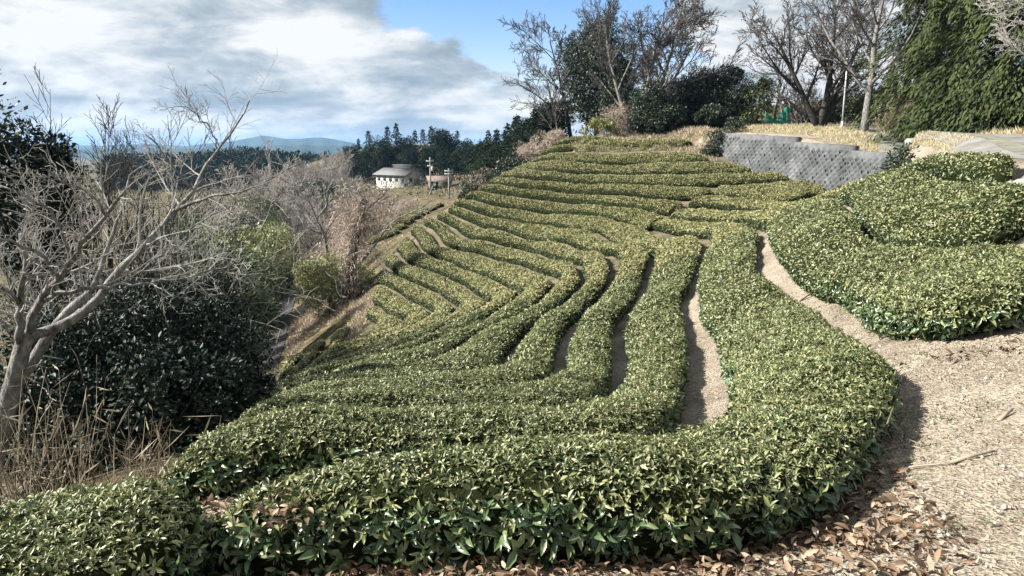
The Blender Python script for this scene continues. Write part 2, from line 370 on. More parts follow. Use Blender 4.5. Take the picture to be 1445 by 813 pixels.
def inside(X, poly):
    poly = np.array(poly); r = np.zeros(len(X), bool); j = len(poly)-1
    for i in range(len(poly)):
        a, b = poly[i], poly[j]; c = ((a[1] > X[:, 1]) != (b[1] > X[:, 1])) & (X[:, 0] < (b[0]-a[0])*(X[:, 1]-a[1])/(b[1]-a[1] + 1e-12) + a[0]); r ^= c; j = i
    return r
wild_ = np.where(inside(XY, FIELD_EDGE), .72*sstep((XY[:, 1] - 17)/8)*(side_of_line(XY)[0] < -.2), 1.0)
at_ = go.data.attributes.new('wild', 'FLOAT', 'POINT'); at_.data.foreach_set('value', wild_.astype(np.float32))
# ------------------------------------------------------------------ tea hedges
def line_xy(L):
    """photo polyline -> plan polyline; points with a third number stand at that depth, the others where they meet the hedge tops"""
    out = []
    for q in L:
        if len(q) == 3: out.append(PY(*q)[:2])
        else: out.append(cast([q], HH)[0][:2])
    return np.array(out)
def spline(P, n):
    """n points evenly along a Catmull-Rom curve through P"""
    P = np.asarray(P, float)
    Q = np.vstack([2*P[0]-P[1], P, 2*P[-1]-P[-2]]); segs = []
    for k in range(1, len(Q)-2):
        p0, p1, p2, p3 = Q[k-1:k+3]; t = np.linspace(0, 1, 14, endpoint=False)[:, None]
        segs.append(.5*((2*p1) + (p2-p0)*t + (2*p0-5*p1+4*p2-p3)*t**2 + (-p0+3*p1-3*p2+p3)*t**3))
    C = np.vstack(segs + [P[-1:]])
    # smooth
    for _ in range(6): C[1:-1] = (C[:-2] + 2*C[1:-1] + C[2:])/4
    s = np.concatenate([[0], np.cumsum(np.linalg.norm(np.diff(C, axis=0), axis=1))])
    ss = np.linspace(0, s[-1], n)
    return np.stack([np.interp(ss, s, C[:, j]) for j in range(P.shape[1])], 1), s[-1]
HEDGES = []
def matched(a, b, n):
    """pairs of points facing each other across the hedge (dynamic time warping)"""
    m = 150; A, _ = spline(a, m); B, _ = spline(b, m)
    ta, tb = unit(np.gradient(A, axis=0)), unit(np.gradient(B, axis=0))
    C = np.linalg.norm(A[:, None] - B[None], axis=2)**2 + .3*(1 - ta@tb.T)
    D = np.full((m+1, m+1), 1e18); D[0, 0] = 0
    for s in range(2, 2*m+1):                      # along anti-diagonals
        i = np.arange(max(1, s-m), min(m, s-1)+1); j = s - i
        c = C[i-1, j-1]
        D[i, j] = c + np.minimum(np.minimum(D[i-1, j] + .15*c, D[i, j-1] + .15*c), D[i-1, j-1] + .25*c)
    i = j = m; path = []
    while i > 0 and j > 0:
        path.append((i-1, j-1)); k = np.argmin([D[i-1, j-1], D[i-1, j], D[i, j-1]])
        i, j = (i-1, j-1) if k == 0 else ((i-1, j) if k == 1 else (i, j-1))
    path = np.array(path[::-1], float)
    k = np.ones(9)/9
    sm = np.stack([np.convolve(np.pad(path[:, q], 4, mode='reflect', reflect_type='odd'), k, 'valid') for q in (0, 1)], 1)
    sm = np.clip(sm, 0, m-1); sm[0] = 0; sm[-1] = m-1
    PA = np.stack([np.interp(sm[:, 0], np.arange(m), A[:, q]) for q in (0, 1)], 1)
    PB = np.stack([np.interp(sm[:, 1], np.arange(m), B[:, q]) for q in (0, 1)], 1)
    c = (PA + PB)/2
    s = np.concatenate([[0], np.cumsum(np.linalg.norm(np.diff(c, axis=0), axis=1) + 1e-6)]); ss = np.linspace(0, s[-1], n)
    PA = np.stack([np.interp(ss, s, PA[:, q]) for q in (0, 1)], 1); PB = np.stack([np.interp(ss, s, PB[:, q]) for q in (0, 1)], 1)
    for arr in (PA, PB):
        for _ in range(3): arr[1:-1] = (arr[:-2] + 2*arr[1:-1] + arr[2:])/4
    return PA, PB
PROF = np.array([(-.78,0),(-.90,.18),(-.98,.38),(-1,.56),(-.96,.74),(-.86,.87),(-.68,.945),(-.45,.985),(-.2,1.0),(0,1.01),(.2,1.0),(.45,.985),(.68,.945),(.86,.87),(.96,.74),(1,.56),(.98,.38),(.90,.18),(.78,0)])
PROF_ROUND = PROF.copy(); PROF_ROUND[:, 0] = [-.86,-.95,-1,-.99,-.93,-.81,-.63,-.42,-.2,0,.2,.42,.63,.81,.93,.99,1,.95,.86]; PROF_ROUND[:, 1] = [0,.16,.34,.52,.68,.81,.90,.965,1,1.01,1,.965,.90,.81,.68,.52,.34,.16,0]
def hedge(A, B, label, ga=(.04, .40), gb=(.46, .04), H=HH, turn=None, turn_a=None, flat=False, xy=False, stems=False, leafy=1.0, group='tea hedge rows on the slope'):
    """a clipped hedge between two boundary lines; ga/gb are the free strips left beside A and B on the far arm and on the near arm"""
    pa, pb = (np.array(A, float), np.array(B, float)) if xy else (line_xy(A), line_xy(B))
    _, la = spline(pa, 20); _, lb = spline(pb, 20)
    L = (la + lb)/2
    n = int(np.clip(L/.28, 10, 420))
    a, _ = spline(pa, n); b, _ = spline(pb, n)
    a, b = matched(a, b, n)
    c = (a + b)/2
    it = int(np.argmax(c[:, 0])) if turn is None else int(turn*(n-1))
    k = sstep((np.arange(n) - it + 12)/24.)
    w = np.linalg.norm(b - a, axis=1); d = (b - a)/np.maximum(w, .05)[:, None]
    ka = k if turn_a is None else sstep((np.arange(n) - turn_a*(n-1) + 12)/24.)
    g1 = ga[0]*(1-ka) + ga[1]*ka; g2 = gb[0]*(1-k) + gb[1]*k
    sc = np.minimum(1, (w - .45)/np.maximum(g1 + g2, 1e-3)); sc = np.clip(sc, 0, 1)
    a = a + d*(g1*sc)[:, None]; b = b - d*(g2*sc)[:, None]
    c = (a + b)/2; hw = np.maximum(((b - a)*d).sum(1)/2, .12)
    # rounded ends
    s = np.concatenate([[0], np.cumsum(np.linalg.norm(np.diff(c, axis=0), axis=1))])
    e = np.minimum(s, s[-1]-s); cap = np.sqrt(np.clip(1 - (1 - np.clip(e/np.minimum(.55, s[-1]/3), 0, 1))**2, .02, 1))
    wob = .04*np.sin(s*1.7 + rng.uniform(0, 6)) + .03*np.sin(s*4.1 + rng.uniform(0, 6))
    pr = PROF if flat else PROF_ROUND; m = len(pr); px, pz = pr[:, 0], pr[:, 1]
    Hs = (H + wob*.6)*(.35 + .65*cap)
    XYp = c[:, None] + d[:, None]*(px[None, :, None]*(hw*cap*(1 + wob*.5))[:, None, None])
    gz = fterrain(XYp.reshape(-1, 2)).reshape(n, m)
    V = np.dstack([XYp, gz - .04*(pz[None] < .1) + pz[None]*Hs[:, None]])
    V[:, :, 2] += rng.normal(0, .012, (n, m))*(pz > .3)
    mid_xy = c[n//2]; q = V.reshape(-1, 3); lump = (np.sin(q[:, 0]*3.1 + 1.7*np.sin(q[:, 1]*2.3)) + np.sin(q[:, 1]*3.7 + 1.3*np.sin(q[:, 0]*2.9 + 1)) + .7*np.sin(q[:, 0]*8 + q[:, 1]*7 + 2*np.sin(q[:, 1]*5))).reshape(n, m)
    rgh = np.clip(2.4 - np.hypot(*mid_xy)/9, .2, 2.0)
    V[:, :, 2] += .016*rgh*lump*(pz > .5); V[:, :, :2] += d[:, None]*(.024*rgh*lump*px[None]*(np.abs(px[None]) > .6))[:, :, None]
    idx = np.arange(n*m).reshape(n, m)
    F = np.stack([idx[:-1, :-1], idx[1:, :-1], idx[1:, 1:], idx[:-1, 1:]], -1).reshape(-1, 4)
    capf = [np.array([list(idx[0, :])]), np.array([list(idx[-1, ::-1])])]
    HEDGES.append(dict(V=V, F=F, caps=capf, label=label, c=c, H=H, stems=stems, leafy=leafy, group=group, d=d, hw=hw))
def hedge_leaves(V, F, leafy, S):
    """leaf arrays over the hedge surface, leaf size and number set by how far it stands"""
    q = V.reshape(-1, 3)[F]
    ctr = q.mean(1); nrm = np.cross(q[:, 2]-q[:, 0], q[:, 3]-q[:, 1]); area = np.linalg.norm(nrm, axis=1)/2; nrm = unit(nrm)
    if np.median(nrm[:, 2]) < 0: nrm = -nrm
    dist = np.linalg.norm(ctr, axis=1)
    size = np.clip(.035 + dist*.0018, .044, .085)
    sd = 1 - np.clip(nrm[:, 2], 0, 1)
    z01 = np.tile((PROF[:-1, 1] + PROF[1:, 1])/2, len(F)//(len(PROF)-1))
    size = size*np.where(dist < 11, np.where(sd > .5, .74 + .50*sd, .74 + .3*sd), 1.0)
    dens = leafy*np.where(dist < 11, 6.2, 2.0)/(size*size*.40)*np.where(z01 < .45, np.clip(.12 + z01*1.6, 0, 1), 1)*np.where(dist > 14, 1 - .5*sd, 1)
    per = np.where(dist < 11, 5, 1)
    cnt = rng.poisson(area*dens/per)
    fid = np.repeat(np.arange(len(F)), cnt); n = len(fid)
    if n == 0: return None
    a, b = rng.random(n), rng.random(n); Q = q[fid]
    P = (Q[:, 0]*((1-a)*(1-b))[:, None] + Q[:, 1]*(a*(1-b))[:, None] + Q[:, 2]*(a*b)[:, None] + Q[:, 3]*((1-a)*b)[:, None])
    up = np.array([0, 0, 1.0]); N = nrm[fid]; nearS = dist[fid] < 11
    axis = unit(N + .55*rand_unit(n) + up*.35); depth = rng.uniform(-.055, .022, n)*np.where(nearS, 1, .6) + np.where(rng.random(n) < .06, rng.uniform(.0, .055, n), 0)
    P = P + N*depth[:, None]; sh = rng.uniform(.55, 1.35, n)
    k = per[fid]; rep = np.repeat(np.arange(n), k); j = np.arange(len(rep)) - np.repeat(np.cumsum(k) - k, k)
    n = len(rep); fid = fid[rep]; N = N[rep]; axis = axis[rep]; single = k[rep] == 1
    e1 = unit(np.cross(axis, np.array([.37, .81, .45]))); e2 = np.cross(axis, e1)
    th = rng.uniform(0, 6.28, n)*single + (1-single)*(j*2.4 + (rep*1.7) % 6.28 + rng.normal(0, .25, n))
    rad = e1*np.cos(th)[:, None] + e2*np.sin(th)[:, None]
    D = dist[fid]; sz = size[fid]*rng.uniform(.7, 1.2, n)*sh[rep]
    side = 1 - np.clip(N[:, 2], 0, 1)
    open_ = np.where(single, rng.uniform(-.05, .9, n), .95 - .17*j + rng.normal(0, .2, n))
    fwd = unit(rad*np.where(single, 1, 1.0)[:, None] + axis*(np.where(single, open_, 1.15 - open_))[:, None] - up*(side*rng.uniform(-.35, .35, n))[:, None])
    nor = unit(np.where(single[:, None], N + .75*rand_unit(n) + up*.25, axis*.9 - rad*.25 + .45*rand_unit(n)))
    P = P[rep] + axis*(np.where(single, 0, (4 - j)*-.005))[:, None]
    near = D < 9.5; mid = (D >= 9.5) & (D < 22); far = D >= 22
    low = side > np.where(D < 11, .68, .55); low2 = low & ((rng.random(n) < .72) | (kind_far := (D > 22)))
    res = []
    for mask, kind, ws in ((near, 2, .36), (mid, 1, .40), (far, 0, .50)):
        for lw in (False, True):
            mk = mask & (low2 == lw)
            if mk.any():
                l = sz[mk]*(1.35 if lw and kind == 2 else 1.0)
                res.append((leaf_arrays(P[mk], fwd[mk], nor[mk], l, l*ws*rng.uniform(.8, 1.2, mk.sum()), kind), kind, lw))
    return res
def build_hedge(h):
    V, F = h['V'], h['F']; n = V.shape[0]
    mid = h['c'][n//2]; loc = np.array([mid[0], mid[1], float(fterrain([mid])[0])])
    root = empty('tea_hedge', loc, h['label'], 'tea hedge', h['group'])
    Vs, F4, F3, m4, m3 = [V.reshape(-1, 3)], [F], [], [np.zeros(len(F), int)], []
    off = V.shape[0]*V.shape[1]
    Fc = [c for c in h['caps']]
    for (lv, f4, f3), kind, lw in (hedge_leaves(V, F, h['leafy'], 1) or []):
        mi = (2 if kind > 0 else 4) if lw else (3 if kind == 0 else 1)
        Vs.append(lv)
        if len(f4): F4.append(f4 + off); m4.append(np.full(len(f4), mi))
        if len(f3): F3.append(f3 + off); m3.append(np.full(len(f3), mi))
        off += len(lv)
    Fl = [np.concatenate(F4)] + ([np.concatenate(F3)] if F3 else []) + Fc
    mi = np.concatenate(m4 + m3 + [np.zeros(len(Fc), int)])
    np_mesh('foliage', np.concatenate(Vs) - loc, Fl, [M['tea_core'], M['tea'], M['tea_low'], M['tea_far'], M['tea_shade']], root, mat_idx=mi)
    if h['stems']:
        mb = MB(); c, d, hw = h['c'], h['d'], h['hw']
        for i in range(4, n-4, 2):
            if np.hypot(*c[i]) > 6.8: continue
            for k in range(1):
                mb = MB(); o = rng.uniform(-.9, .9); b = c[i] + d[i]*hw[i]*o + rng.normal(0, .08, 2)
                z0 = surf1(*b); t = rng.normal(0, .10, 2)
                P = [(b[0], b[1], z0-.03), (b[0]+t[0]*.4, b[1]+t[1]*.4, z0+h['H']*.35), (b[0]+t[0], b[1]+t[1], z0+h['H']*.85)]
                mb.tube(np.array(P) - loc, (.014, .010, .005), 5, False)
                mb.build('stem', M['stem'], root)
# boundary lines, from the top of the slope down (photo points)
t1b = [(776,204,56),(801,195,56),(840,193,55),(900,193,53.5),(976,192,51.8)]; t1f = [(778,206,55),(800,205.5,54.4),(860,207,52.9),(920,207,51.7),(960,206,50.7),(978,199,51)]
t2b = [(759,214,55.6),(775,207,54.9),(800,204,54),(812,205,53.6)]; t2f = [(759,216.5,54.6),(780,215.5,53.6),(800,214,52.9),(812,212,52.8)]
t3b = [(739,227,54.6),(757,217,54.4),(790,214.5,52.8),(840,214.5),(885,214),(967,212.5),(988,216),(1003,222)]; t3f = [(740,228.5,54),(765,228,52.6),(800,228),(863,229.5),(946,228.5),(985,227),(1004,225)]
t4b = [(720,237.5,53.6),(732,230,53.9),(770,228,52.3),(840,229),(884,230.5),(1009,226.5),(1040,228),(1063,236.5)]; t4f = [(721,239,53),(749,239),(791,241.5),(840,243),(905,244),(1009,242),(1064,239)]
t5b = [(703,247.5,52.5),(718,239.5,52.9),(791,242),(840,244),(925,244.5),(1072,240),(1100,242),(1117,250.5)]; t5f = [(704,249),(728,250),(770,252.5),(800,255),(905,258.5),(1009,258.5),(1050,255),(1100,252.5),(1117,252)]
t6b = [(687,257.5,51.5),(699,249,52.0),(739,251.5),(791,255),(905,259),(975,259.5),(1008,260.5)]; t6f = [(688,259),(718,261),(770,267),(800,270),(905,274.5),(973,277),(1003,272)]
t6rb = [(1011,261),(1025,258),(1060,256),(1116,253),(1160,256),(1200,266)]; t6rf = [(1006,273.5),(1050,276.5),(1105,280),(1160,273),(1200,268)]
t7b = [(672,266,50.8),(684,259,51.2),(728,263),(791,270),(884,275.5),(940,278),(973,280)]; t7f = [(673,267.5),(707,272.5),(749,278),(791,283),(863,288),(925,294.5),(943,299)]
t7rb = [(972,285,39.8),(999,276.5,40.3),(1050,277.5,38.3),(1105,281,34),(1160,273,29),(1200,270,24),(1243,258.5,20),(1312,246,15.5),(1380,246,13),(1416,250,12),(1460,262,11)]
t7rf = [(971,290,39),(1009,293,37.5),(1061,299,33),(1105,292,29),(1146,286,24),(1190,283,18.5),(1221,298,13.5),(1284,316,10.7),(1339,326,9.7),(1408,337,9),(1455,343,8.7)]
e1b = [(1205,266,31),(1243,245,26),(1284,229,21),(1330,217,17.5),(1395,215,15),(1438,222,13.6)]; e1f = [(1203,271,26.5),(1243,258.5,21.5),(1312,246.5,16.4),(1380,247,13.8),(1420,251,12.8)]
t8b = [(655,275.5,50.2),(668,268,50.4),(707,273),(749,279),(791,284),(863,288.5),(925,296),(939,301)]; t8f = [(656,277),(665,281),(697,289),(749,296),(791,299.5),(852,303.5),(894,314),(916,319)]
t8rb = [(946,300,37.5),(978,291,38),(1061,300,31.5),(1082,300,28),(1105,293,25.5),(1146,287,21),(1190,285,17),(1221,299,12.8),(1284,317,10.2),(1339,327,9.2),(1408,338,8.5),(1470,346,8.1)]
t8rf = [(944,306,36.5),(988,314,33),(1020,318,30),(1051,316,26),(1078,322,20.5),(1088,345,16),(1105,375,13.2),(1120,392,12.3),(1160,415,10.8),(1210,450,8.3),(1257,484,6.7),(1330,486,6.1),(1445,479,5.7),(1520,475,5.5)]
t9rb = [(920,314,36.3),(944,307,36),(988,315,32.5),(1020,319,29.5),(1045,322,25),(1064,324,21.5),(1071,330,19.5),(1069,345,16.5),(1070,362,14.2),(1090,380,12.7),(1112,400,11.5),(1150,430,9.4),(1200,480,7),(1240,520,5.9),(1268,560,5.0),(1258,595,4.45),(1232,640,3.95),(1205,690,3.5),(1160,745,3.05),(1080,780,2.8),(950,785,2.75),(800,780,2.76),(640,772,2.84),(500,765,2.9),(350,755,2.92),(270,745,2.95)]
t9rf = [(917,322,35),(946,333,31.5),(978,342,27.5),(994,350,23),(984,368,18),(986,385,15),(991,414,12),(1010,438,10.5),(1022,477,8.2),(1036,520,6.6),(1030,552,5.7),(1000,578,5.05),(950,590,4.65),(900,597,4.45),(800,614,4.1),(720,628,3.85),(650,641,3.7),(560,656,3.58),(452,664,3.5),(380,684,3.4),(320,700,3.3),(262,712,3.2)]
t9b = [(640,282.5),(655,278),(665,281.5),(697,289),(749,296.5),(791,300),(852,304),(894,315),(915,321),(946,335),(978,346,26),(990,353,22.5),(978,366,18.5),(966,379,16),(963,389,14.8),(969,410,12.6),(974,440,10.5),(972,457,9.7),(968,493,8),(964,514,7.2),(960,547,6.3),(950,566,5.75),(930,580,5.4),(880,593,5.05),(800,608,4.85),(720,624,4.7),(640,640,4.6),(560,650,4.55),(470,660,4.5),(380,672,4.4),(300,682,4.3),(235,680,4.2)]
t9f = [(638,287),(657,294),(686,303),(728,310),(770,315),(812,320.5),(840,325),(896,346),(922,360,25.5),(921,369,22),(911,381,18.7),(896,396,16.2),(884,414.5,14.2),(884,435,12.6),(888,456,11),(889,482,9.6),(883,501,8.7),(868,522,7.8),(847,549,6.95),(797,559.6,6.5),(722,561,6.3),(640,559,6.2),(560,558,6.15),(416,563,6.0),(344,578,5.65),(272,596,5.3),(225,617,4.95)]
t10f = [(624,296),(640,303.5),(659,312),(686,321),(728,331),(770,338),(792,340),(844,352),(864,366,26),(870,378,23),(858,390,20.7),(840,402,18.6),(823,421,16.2),(806,446,13.8),(801,467,12.2),(801,497,10.3),(774,520,9.2),(743,531,8.6),(701,539,8.2),(610,544,7.9),(526,548,7.7),(464,556,7.3),(375,566,6.8)]
t11f = [(606,305.5),(632,316.5),(640,325),(665,335),(707,345),(730,349),(800,366),(817,374,26),(828,386,23.3),(815,398,21.5),(792,415,19.3),(767,432,17.3),(745,452,15.1),(728,472,13.4),(707,507,11),(680,522,10.2),(631,530,9.8),(547,534,9.6),(464,546,9.1),(372,558,8.2)]
t12f = [(587,315),(609,329),(617,341),(646,350.5),(684,359.5),(724,369),(775,387,27),(783,399,24.5),(770,411,22.3),(751,424,20),(688,455,17.2),(650,480,15.1),(600,505,12.8),(547,520,12),(464,537,11),(372,553,9.4)]
t13f = [(575,328.5),(589,347),(600,355),(619,362.5),(646,373),(688,388),(717,401,28),(736,410,25.5),(725,421,23.3),(688,445,20),(625,472,17.4),(562,501,15.4),(480,516,14.2),(372,547,11.2)]
t14f = [(553,352),(571,368.5),(615,381.5),(646,395.5),(676,413,28.5),(691,424,25.5),(680,433,23.8),(667,445,22.2),(625,463,20),(583,478,17.9),(526,496,16.4),(464,512,15.4),(374,542,12.8)]
t15f = [(540,372),(556,385.5),(588,398.5),(609,407),(642,428,28.5),(638,438,26),(617,457,22.5),(583,472,20.4),(505,491,18),(443,518,16.4),(376,539,14.4)]
t16f = [(530,396),(556,408.5),(583,423),(607,436,29.5),(600,447,27),(573,466,23.5),(542,476,22),(484,496,19.5),(436,517,18),(380,536,16)]
t17f = [(527,425),(545,440),(560,451,31),(567,456,29.5),(558,464,27),(535,471,25),(497,482,22.5),(453,511,20),(382,534,17.5)]
t18f = [(512,449,35),(526,465,31),(515,473,29),(495,479,27),(470,498,24),(432,519,21),(386,532,19)]
s2b = [(500,460,34),(492,474,30),(472,495,25.5),(434,519,21.8),(392,531,19.6)]; s2f = [(466,468,34),(464,488,29),(432,514,24),(403,529,20.8)]
s3b = [(464,474,34),(458,490,30),(430,513,25),(402,528,22)]; s3f = [(441,479,34),(430,499,30),(410,515,26.5),(392,529,23)]
s4b = [(430,490,35),(426,505,31),(408,518,27)]; s4f = [(412,496,36),(402,508,32),(390,521,28)]
S = 'rows ending at the block wall'
hedge(t1b, t1f, 'topmost tea hedge, running below the brown foot of the wooded crest')
hedge(t2b, t2f, 'short stub of tea hedge at the left end of the broken second row')
hedge(t3b, t3f, 'first full tea hedge below the broken row of small bushes')
hedge(t4b, t4f, 'tea hedge tapering out at the upper foot of the grey block wall')
hedge(t5b, t5f, 'long tea hedge whose pointed right end lies against the middle of the block wall')
hedge(t6b, t6f, 'tea hedge just above the zigzag walkway, its right end cut straight')
hedge(t6rb, t6rf, 'lens-shaped tea hedge under the lower right corner of the block wall', turn=1)
hedge(t7b, t7f, 'tea hedge ending at the upper step of the zigzag walkway')
hedge(t7rb, t7rf, 'wide tea hedge running from the zigzag walkway to the second terrace at the right', gb=(.4,.05), ga=(.05,.02), turn=.35, H=.5, flat=True)
hedge(e1b, e1f, 'tea hedge highest at the right, beside the concrete road and the white boulder', turn=0, ga=(.03,.03), gb=(.04,.04), flat=True)
hedge(t8b, t8f, 'tea hedge ending at the lower step of the zigzag walkway')
hedge(t8rb, t8rf, 'broad tea hedge block with big leaves right of the sunlit footpath', turn=.35, ga=(.05,.0), gb=(.4,.06), H=.52, flat=True, stems=True)
hedge(t9rb, t9rf, 'nearest tea hedge, bending round from the slope to the litter at the front', turn=.35, ga=(.04,.04), gb=(.42,.06), H=.47, stems=True)
hedge(t9b, t9f, 'tea hedge left of the wide bare soil strip, its end second nearest', turn=.45, turn_a=.955, ga=(.04,.34), gb=(.42,.04), H=.46, stems=True)
hedge(t9f, t10f, 'S-curved tea hedge with dark furrows on both sides, left of the soil-strip hedge', ga=(.05,.29))
hedge(t10f, t11f, 'curved tea hedge with the third dark furrow along its near flank', ga=(.05,.29))
hedge(t11f, t12f, 'tea hedge beyond the third dark furrow, bent like a hairpin', ga=(.05,.29))
for A, B, o in ((t12f, t13f, 'first'), (t13f, t14f, 'second'), (t14f, t15f, 'third'), (t15f, t16f, 'fourth'), (t16f, t17f, 'fifth'), (t17f, t18f, 'sixth')):
    hedge(A, B, o + ' hairpin tea hedge down the hollow below the three dark furrows', ga=(.05,.24), gb=(.32,.04))
hedge(s2b, s2f, 'stubby tea hedge beside the lowest hairpin row, topmost of three stubs', turn=0, ga=(.2,.2), gb=(.05,.05))
hedge(s3b, s3f, 'stubby tea hedge with rounded end, between two other stubs above the straw bank', turn=0, ga=(.2,.2), gb=(.05,.05))
hedge(s4b, s4f, 'lowest and smallest stubby tea hedge beside the straw bank', turn=0, ga=(.1,.1), gb=(.05,.05))
hedge([(-160,689,3.5),(0,689,3.5),(80,685,3.5),(170,683,3.5),(300,705,3.35)], [(-160,815,2.1),(0,815,2.2),(90,815,2.3),(200,790,2.5),(310,745,2.9)], 'low leafy tea hedge below the dry reeds at the near left corner', turn=0, ga=(.02,.02), gb=(.02,.02), H=.50, stems=True)
# lower terraces beyond the left ends of the rows
lo = [(288, 288.5, 540, 72), (292.5, 292.5, 535, 70), (297.5, 296.5, 530, 68), (303.5, 301.5, 528, 66), (310.5, 307, 525, 63.8), (318.5, 313.5, 520, 61.5), (327.5, 321, 518, 59.4), (337.5, 330, 515, 57.4)]
nm = ['uppermost', 'second', 'third', 'fourth', 'fifth', 'sixth', 'lowest']
for k in range(7):
    (a0, a1, u0, Ya), (b0, b1, u1, Yb) = lo[k], lo[k+1]
    ue = 628 - k*10.5
    hedge([(u0, a0, Ya), ((u0+ue)/2, (a0+a1)/2 + .6, Ya), (ue, a1, Ya)], [(u1, b0, Yb), ((u1+ue)/2, (b0+b1)/2 + .6, Yb), (ue-3, b1, Yb)], nm[k] + ' short tea row on the small terrace below the white house', turn=1, gb=(.5,.5), group='short tea rows below the house')
for h in HEDGES: build_hedge(h)
# ------------------------------------------------------------------ bushes standing in the broken second row
def leaf_ball(n, c, r, size, kind, droop=0.0, shell=.55, flat=0.0, r_=rng):
    """leaves through a clump"""
    d = rand_unit(n, r_); rad = shell + (1-shell)*r_.random(n)**.5
    P = np.array(c) + d*rad[:, None]*np.array(r)
    fwd = unit(d + .8*rand_unit(n, r_) - np.array([0, 0, droop])); nor = unit(d*(1-flat) + np.array([0, 0, .5 + flat]) + .6*rand_unit(n, r_))
    l = size*r_.uniform(.6, 1.3, n)
    return P, fwd, nor, l
class Leaves:
    def __init__(s): s.a = []
    def add(s, P, f, n, l, ws=.45): s.a.append((P, f, n, l, l*ws))
    def build(s, name, mat, parent, kind=0):
        P, f, n, l, w = [np.concatenate(x) for x in zip(*s.a)]
        V, f4, f3 = leaf_arrays(P, f, n, l, w, kind)
        return np_mesh(name, V, [f4, f3], mat, parent)
for u, v, r, w in [(822,210,.55,'leftmost'),(845,211.5,.7,'second from the left'),(868,210,.85,'wide middle'),(891,209,.75,'rounded, beside a pale bare patch'),(925,209.5,.8,'second from the right'),(946,208.5,.7,'rightmost')]:
    g = G(u, v + 3, 53.2 - (u - 822)*.0165); o = empty('tea_bush', g, 'low clipped tea bush in the broken second row, ' + w, 'tea bush', 'bushes of the broken second row')
    L = Leaves(); L.add(*leaf_ball(900, (0, 0, .15), (r*1.6, .75, .55), .13, 0)); L.build('foliage', M['tea_far'], o)
    mb = MB(); mb.tube([(0, 0, -.1), (.02, 0, .3)], .04, 5); mb.build('stem', M['stem'], o)

# ------------------------------------------------------------------ block retaining wall
M['block'] = noise_mat('concrete_blocks', [(.25, (.028,.032,.033)), (.42, (.055,.06,.06)), (.55, (.085,.09,.097)), (.75, (.17,.175,.18))], 1.1, .85, bump=.4, bscale=30)
M['block_joint'] = noise_mat('mortar_joints', [(.3, (.07,.075,.08)), (.7, (.13,.13,.13))], 4, .95)
def tri_top(s):   # top of the wall along its length s (0..1): stepped twice
    za = PY(1015, 187, 50)[2]; zb = PY(1150, 193.5, 42.5)[2]; zc = PY(1151, 200, 42.5)[2]; zd = PY(1222, 206, 38.4)[2]; ze = PY(1223, 212.5, 38.4)[2]; zf = PY(1271, 217.5, 36)[2]
    if s < .50: return za + (zb-za)*s/.50
    if s < .79: return zc + (zd-zc)*(s-.50)/.29
    return ze + (zf-ze)*(s-.79)/.21
def retaining_wall():
    a, b = np.array(WALL_A), np.array(WALL_B); L = np.linalg.norm(b-a); d = (b-a)/L; nrm = np.array([d[1], -d[0]])
    if nrm[0] > 0: nrm = -nrm
    foot = lambda s: float(fterrain([a + d*s*L + nrm*.6])[0]) - .35
    root = empty('retaining_wall', (*a, foot(0)), 'grey stepped retaining wall of concrete blocks below the road', 'retaining wall')
    loc = np.array(root.location)
    batter = .28
    def pt(x, z, out, z1): return np.array([*(a + d*x + nrm*(out + (z1 - z)*batter)), z])
    mb = MB(); cut = [0, .5, .79, 1.0]
    for k in range(3):                                     # the body behind the blocks
        s0, s1 = cut[k] + 1e-4, cut[k+1] - 1e-4; q = []
        for s in (s0, s1):
            zt, zf = tri_top(s), foot(s)
            q += [pt(s*L, zf, 0, zt), pt(s*L, zt, 0, zt), np.array([*(a + d*s*L - nrm*.55), zt]), np.array([*(a + d*s*L - nrm*.55), zf])]
        mb.add(np.array(q) - loc, [(0,4,5,1),(1,5,6,2),(2,6,7,3),(0,1,2,3),(7,6,5,4)])
    mb.build('wall', M['block_joint'], root)
    mb = MB(); bw, bh = .40, .42
    zmin = min(foot(0), foot(1)); row = 0; z = zmin
    while z < tri_top(0):
        x = bw/2 + (row % 2)*bw/2
        while x < L - bw/2:
            s = x/L; zt = tri_top(s); zn = min(tri_top(min(s + bw/2/L, 1)), tri_top(max(s - bw/2/L, 0)))
            if z + bh/2 < zn - .04 and z > foot(s) - .3:
                g = .02; h = .10 + rng.uniform(-.02, .02); q = []
                for dx, dz, o in [(-bw/2+g, 0, .004), (0, -bh/2+g, .004), (bw/2-g, 0, .004), (0, bh/2-g, .004), (-.05 + rng.normal(0, .015), -.04, h), (.05 + rng.normal(0, .015), -.04, h), (.04, .05, h), (-.04, .05, h)]:
                    q.append(pt(x + dx, z + dz, o + .003, zt))
                mb.add(np.array(q) - loc, [(4,5,6,7),(0,1,5,4),(1,2,6,5),(2,3,7,6),(3,0,4,7)])
            x += bw
        z += bh/2; row += 1
    mb.build('block_face', M['block'], root)
retaining_wall()

